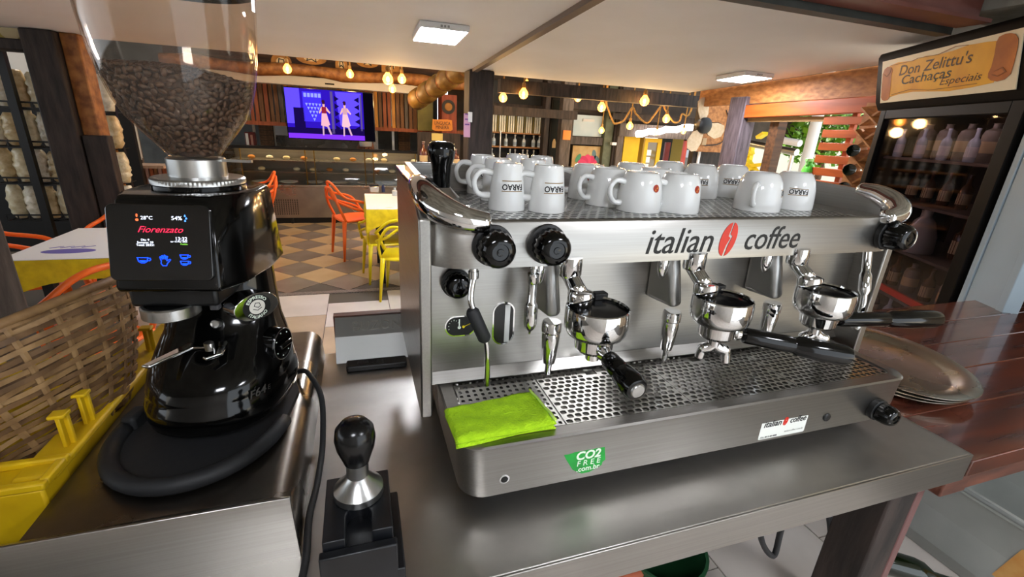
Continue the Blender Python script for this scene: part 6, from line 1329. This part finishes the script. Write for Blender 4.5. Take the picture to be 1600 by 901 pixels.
# louvred cabinet and wooden crate between post and hopper
t = thing('louvred_window', 'white framed louvred window behind the hopper', 'window'); a = ay(180, 190, 7.2); c_ = ay(221, 243, 7.2); MB().box(a.x, c_.x, 7.2, 7.25, 0, a.z).build('backing', mat('louvre_shadow', '#6b5c54', .6), t)
for i in range(5): z = c_.z+(a.z-c_.z)*(i+.5)/5; MB().box(a.x, c_.x-.03, 7.17, 7.20, z-.035, z+.02).build('louvre_blade', ledf, t)
MB().box(c_.x-.03, c_.x+.01, 7.15, 7.2, c_.z-.03, a.z).build('frame', ledf, t); MB().box(a.x, c_.x, 7.15, 7.2, c_.z-.05, c_.z-.02).build('frame', ledf, t)
t = thing('wooden_crate', 'wooden slatted crate behind the grinder collar', 'crate'); a = ay(200, 258, 6.2); c_ = ay(262, 295, 6.2)
MB().box(a.x, c_.x, 6.2, 6.5, a.z-.03, a.z).build('rim', mat('pale_crate_wood', '#b59a86', .7), t); n_ = 9
for i in range(n_): x = a.x+(c_.x-a.x)*i/(n_-1); MB().box(x-.025, x+.025, 6.2, 6.22, a.z-.5, a.z-.03).build('crate_slat', (sm[0], mat('crate_pink', '#9a7468', .7), sm[3])[i % 3], t)
MB().box(a.x, c_.x, 6.22, 6.5, 0, a.z-.5).build('base', dwood, t)

# ================================================================== under the counter
hz = thing('waste_hose', 'grey corrugated waste hose hanging under the counter', 'hose'); P_ = bez([(1.08, .74, .861), (1.18, .72, .66), (1.292, .70, .47), (1.385, .70, .27), (1.45, .70, .02)], 9)
MB().tube(P_, .020, 12).build('core', mat('hose_grey', '#5f666c', .5), hz, smooth=True); cr = MB()
for i in range(0, len(P_)-1):
    for k_ in range(3): p_ = P_[i].lerp(P_[i+1], k_/3); d = (P_[i+1]-P_[i]).normalized(); cr.lathe([(.019, -.004), (.0235, -.002), (.0235, .002), (.019, .004)], 12, p_, d)
cr.build('corrugation', mat('hose_grey', '#5f666c', .5), hz, smooth=True)
solo(MB().tube(bez([(1.04, .78, .861), (1.14, .75, .68), (1.252, .70, .49), (1.385, .70, .17), (1.42, .71, .012)], 6), .006, 8), 'black_cable', blkr, 'thin black cable hanging beside the corrugated hose', 'cable', smooth=True)
c0, c1, c2_ = ay(1188, 828, .55), ay(1208, 868, .55), ay(1222, 822, .55); solo(MB().tube(bez([(c0.x, .55, .866), c0, c1, c2_, (c2_.x, .55, .866)], 7), .0065, 8), 'cable_loop', blkr, 'black cable loop drooping below the counter edge', 'cable', smooth=True)
vv = thing('gas_valve', 'brass and white water valve beside the counter leg', 'valve'); v0 = ay(1366, 795, .62); MB().tube(bez([v0+Vector((.0, .02, .10)), v0+Vector((.012, 0, .04)), v0], 5), .008, 10).build('hose', satin, vv, smooth=True)
MB().lathe([(.012, 0), (.016, -.01), (.016, -.03), (.012, -.04)], 12, v0).build('nut', satin, vv, smooth=40); MB().lathe([(.018, -.04), (.022, -.05), (.022, -.085), (.016, -.095)], 14, v0).build('body', mat('brass', '#b0762c', .3, 1), vv, smooth=40); MB().box(v0.x-.045, v0.x-.01, v0.y-.01, v0.y+.01, v0.z-.10, v0.z-.085).build('lever', ledf, vv, bev=.003); MB().lathe([(.014, -.095), (.018, -.11), (.018, -.16), (.012, -.17)], 14, v0).build('outlet', ledf, vv, smooth=40)
MB().tube([v0+Vector((0, 0, -.17)), v0+Vector((.02, .05, -.4)), (v0.x+.02, v0.y+.08, .01)], .008, 8).build('lower_hose', satin, vv, smooth=True)
gb_ = thing('green_bucket', 'dark green plastic bucket on the floor under the counter', 'bucket', local=True); gbm = mat('dark_green_bucket', '#1f4a2c', .4)
MB().lathe([(.09, 0), (.10, .005), (.125, .24), (.132, .245), (.132, .255), (.122, .255), (.098, .01), (.001, .01)], 28, caps=(True, False)).build('pail', gbm, gb_, smooth=40); MB().tube([(.13*cos(t_), .13*sin(t_)*.3-.02, .24-.02*sin(t_)) for t_ in [pi*k/12 for k in range(13)]], .004, 6).build('handle', satin, gb_, smooth=True)
gq = az(1062, 880, .25); gb_.location = (gq.x-.01, gq.y+.06, .0005)
rb_ = az(1000, 897, .25); solo(MB().box(rb_.x-.10, rb_.x+.02, rb_.y, rb_.y+.10, .0005, .25), 'terracotta_box', mat('terracotta', '#a8583c', .7), 'terracotta coloured box beside the green bucket', 'box', bev=.01)
pb = thing('plastic_bin', 'clear plastic bin with an orange label under the wooden counter', 'bin', local=True); pm = mat('milky_plastic', '#a9aca6', .3, c2='#9a9d97', scale=4, coat=.3)
rs = [ [(x, y, z) for x, y in rrect(-w_/2, w_/2, -d_/2, d_/2, .06, 4)] for w_, d_, z in ((.46, .62, 0), (.48, .64, .02), (.54, .70, .34), (.58, .74, .345), (.58, .74, .365), (.53, .69, .365), (.50, .66, .06))]
MB().rings(rs, True, True, True).build('tub', pm, pb, smooth=40); MB().tube([(x, y, .36) for x, y in rrect(-.285, .285, -.365, .365, .06, 4)], .008, 8, closed=True).build('rim', mat('grey_rim', '#8d908c', .4), pb, smooth=True)
b = MB(); b.add([(-.2475, -.27, .05), (-.2475, .0, .05), (-.266, -.05, .27), (-.266, -.29, .27)], [(0, 3, 2, 1)]); b.build('bin_label', mat('label_orange', '#c9812c', .5, c2='#e0b06a', scale=9), pb); b = MB(); b.lathe([(.07, 0), (.07, .002)], 24, (-.2578, -.17, .15), (-1, 0, .09)); b.build('label_disc', ledf, pb)
pb.location = (2.29, .60, .0005)
bb_ = thing('dark_bottle', 'dark glass bottle lying beside the bin under the counter', 'bottle', local=True); bottle_mb(.32, .045).build('glass', wg, bb_, smooth=40); MB().lathe([(.017, .29), (.018, .325), (.001, .326)], 12).build('cap', mat('violet_cap', '#4a3f78', .3), bb_, smooth=40)
bb_.location = (1.72, .82, .0465); bb_.rotation_euler = (R(90), 0, R(50))
solo(MB().box(.2, 3.0, 1.14, 1.165, 0, .86), 'counter_apron', mat('grey_apron_board', '#8f9096', .6, c2='#7b7c82', scale=2), 'grey board closing the far side under the counter', 'panel')

# ------------------------------------------------------------------ put each assembled thing's origin at its base
bpy.context.view_layer.update()
for o in AUTO:
    lo = Vector((1e9,)*3); hi = Vector((-1e9,)*3)
    for c in o.children_recursive:
        if c.type != 'MESH': continue
        for q in c.bound_box:
            p = c.matrix_world @ Vector(q)
            for k in range(3): lo[k] = min(lo[k], p[k]); hi[k] = max(hi[k], p[k])
    if lo.x > 1e8: continue
    base = Vector(((lo.x+hi.x)/2, (lo.y+hi.y)/2, lo.z)); o.location = base
    for c in o.children: c.matrix_parent_inverse = Matrix.Translation(-base)
bpy.context.view_layer.update()
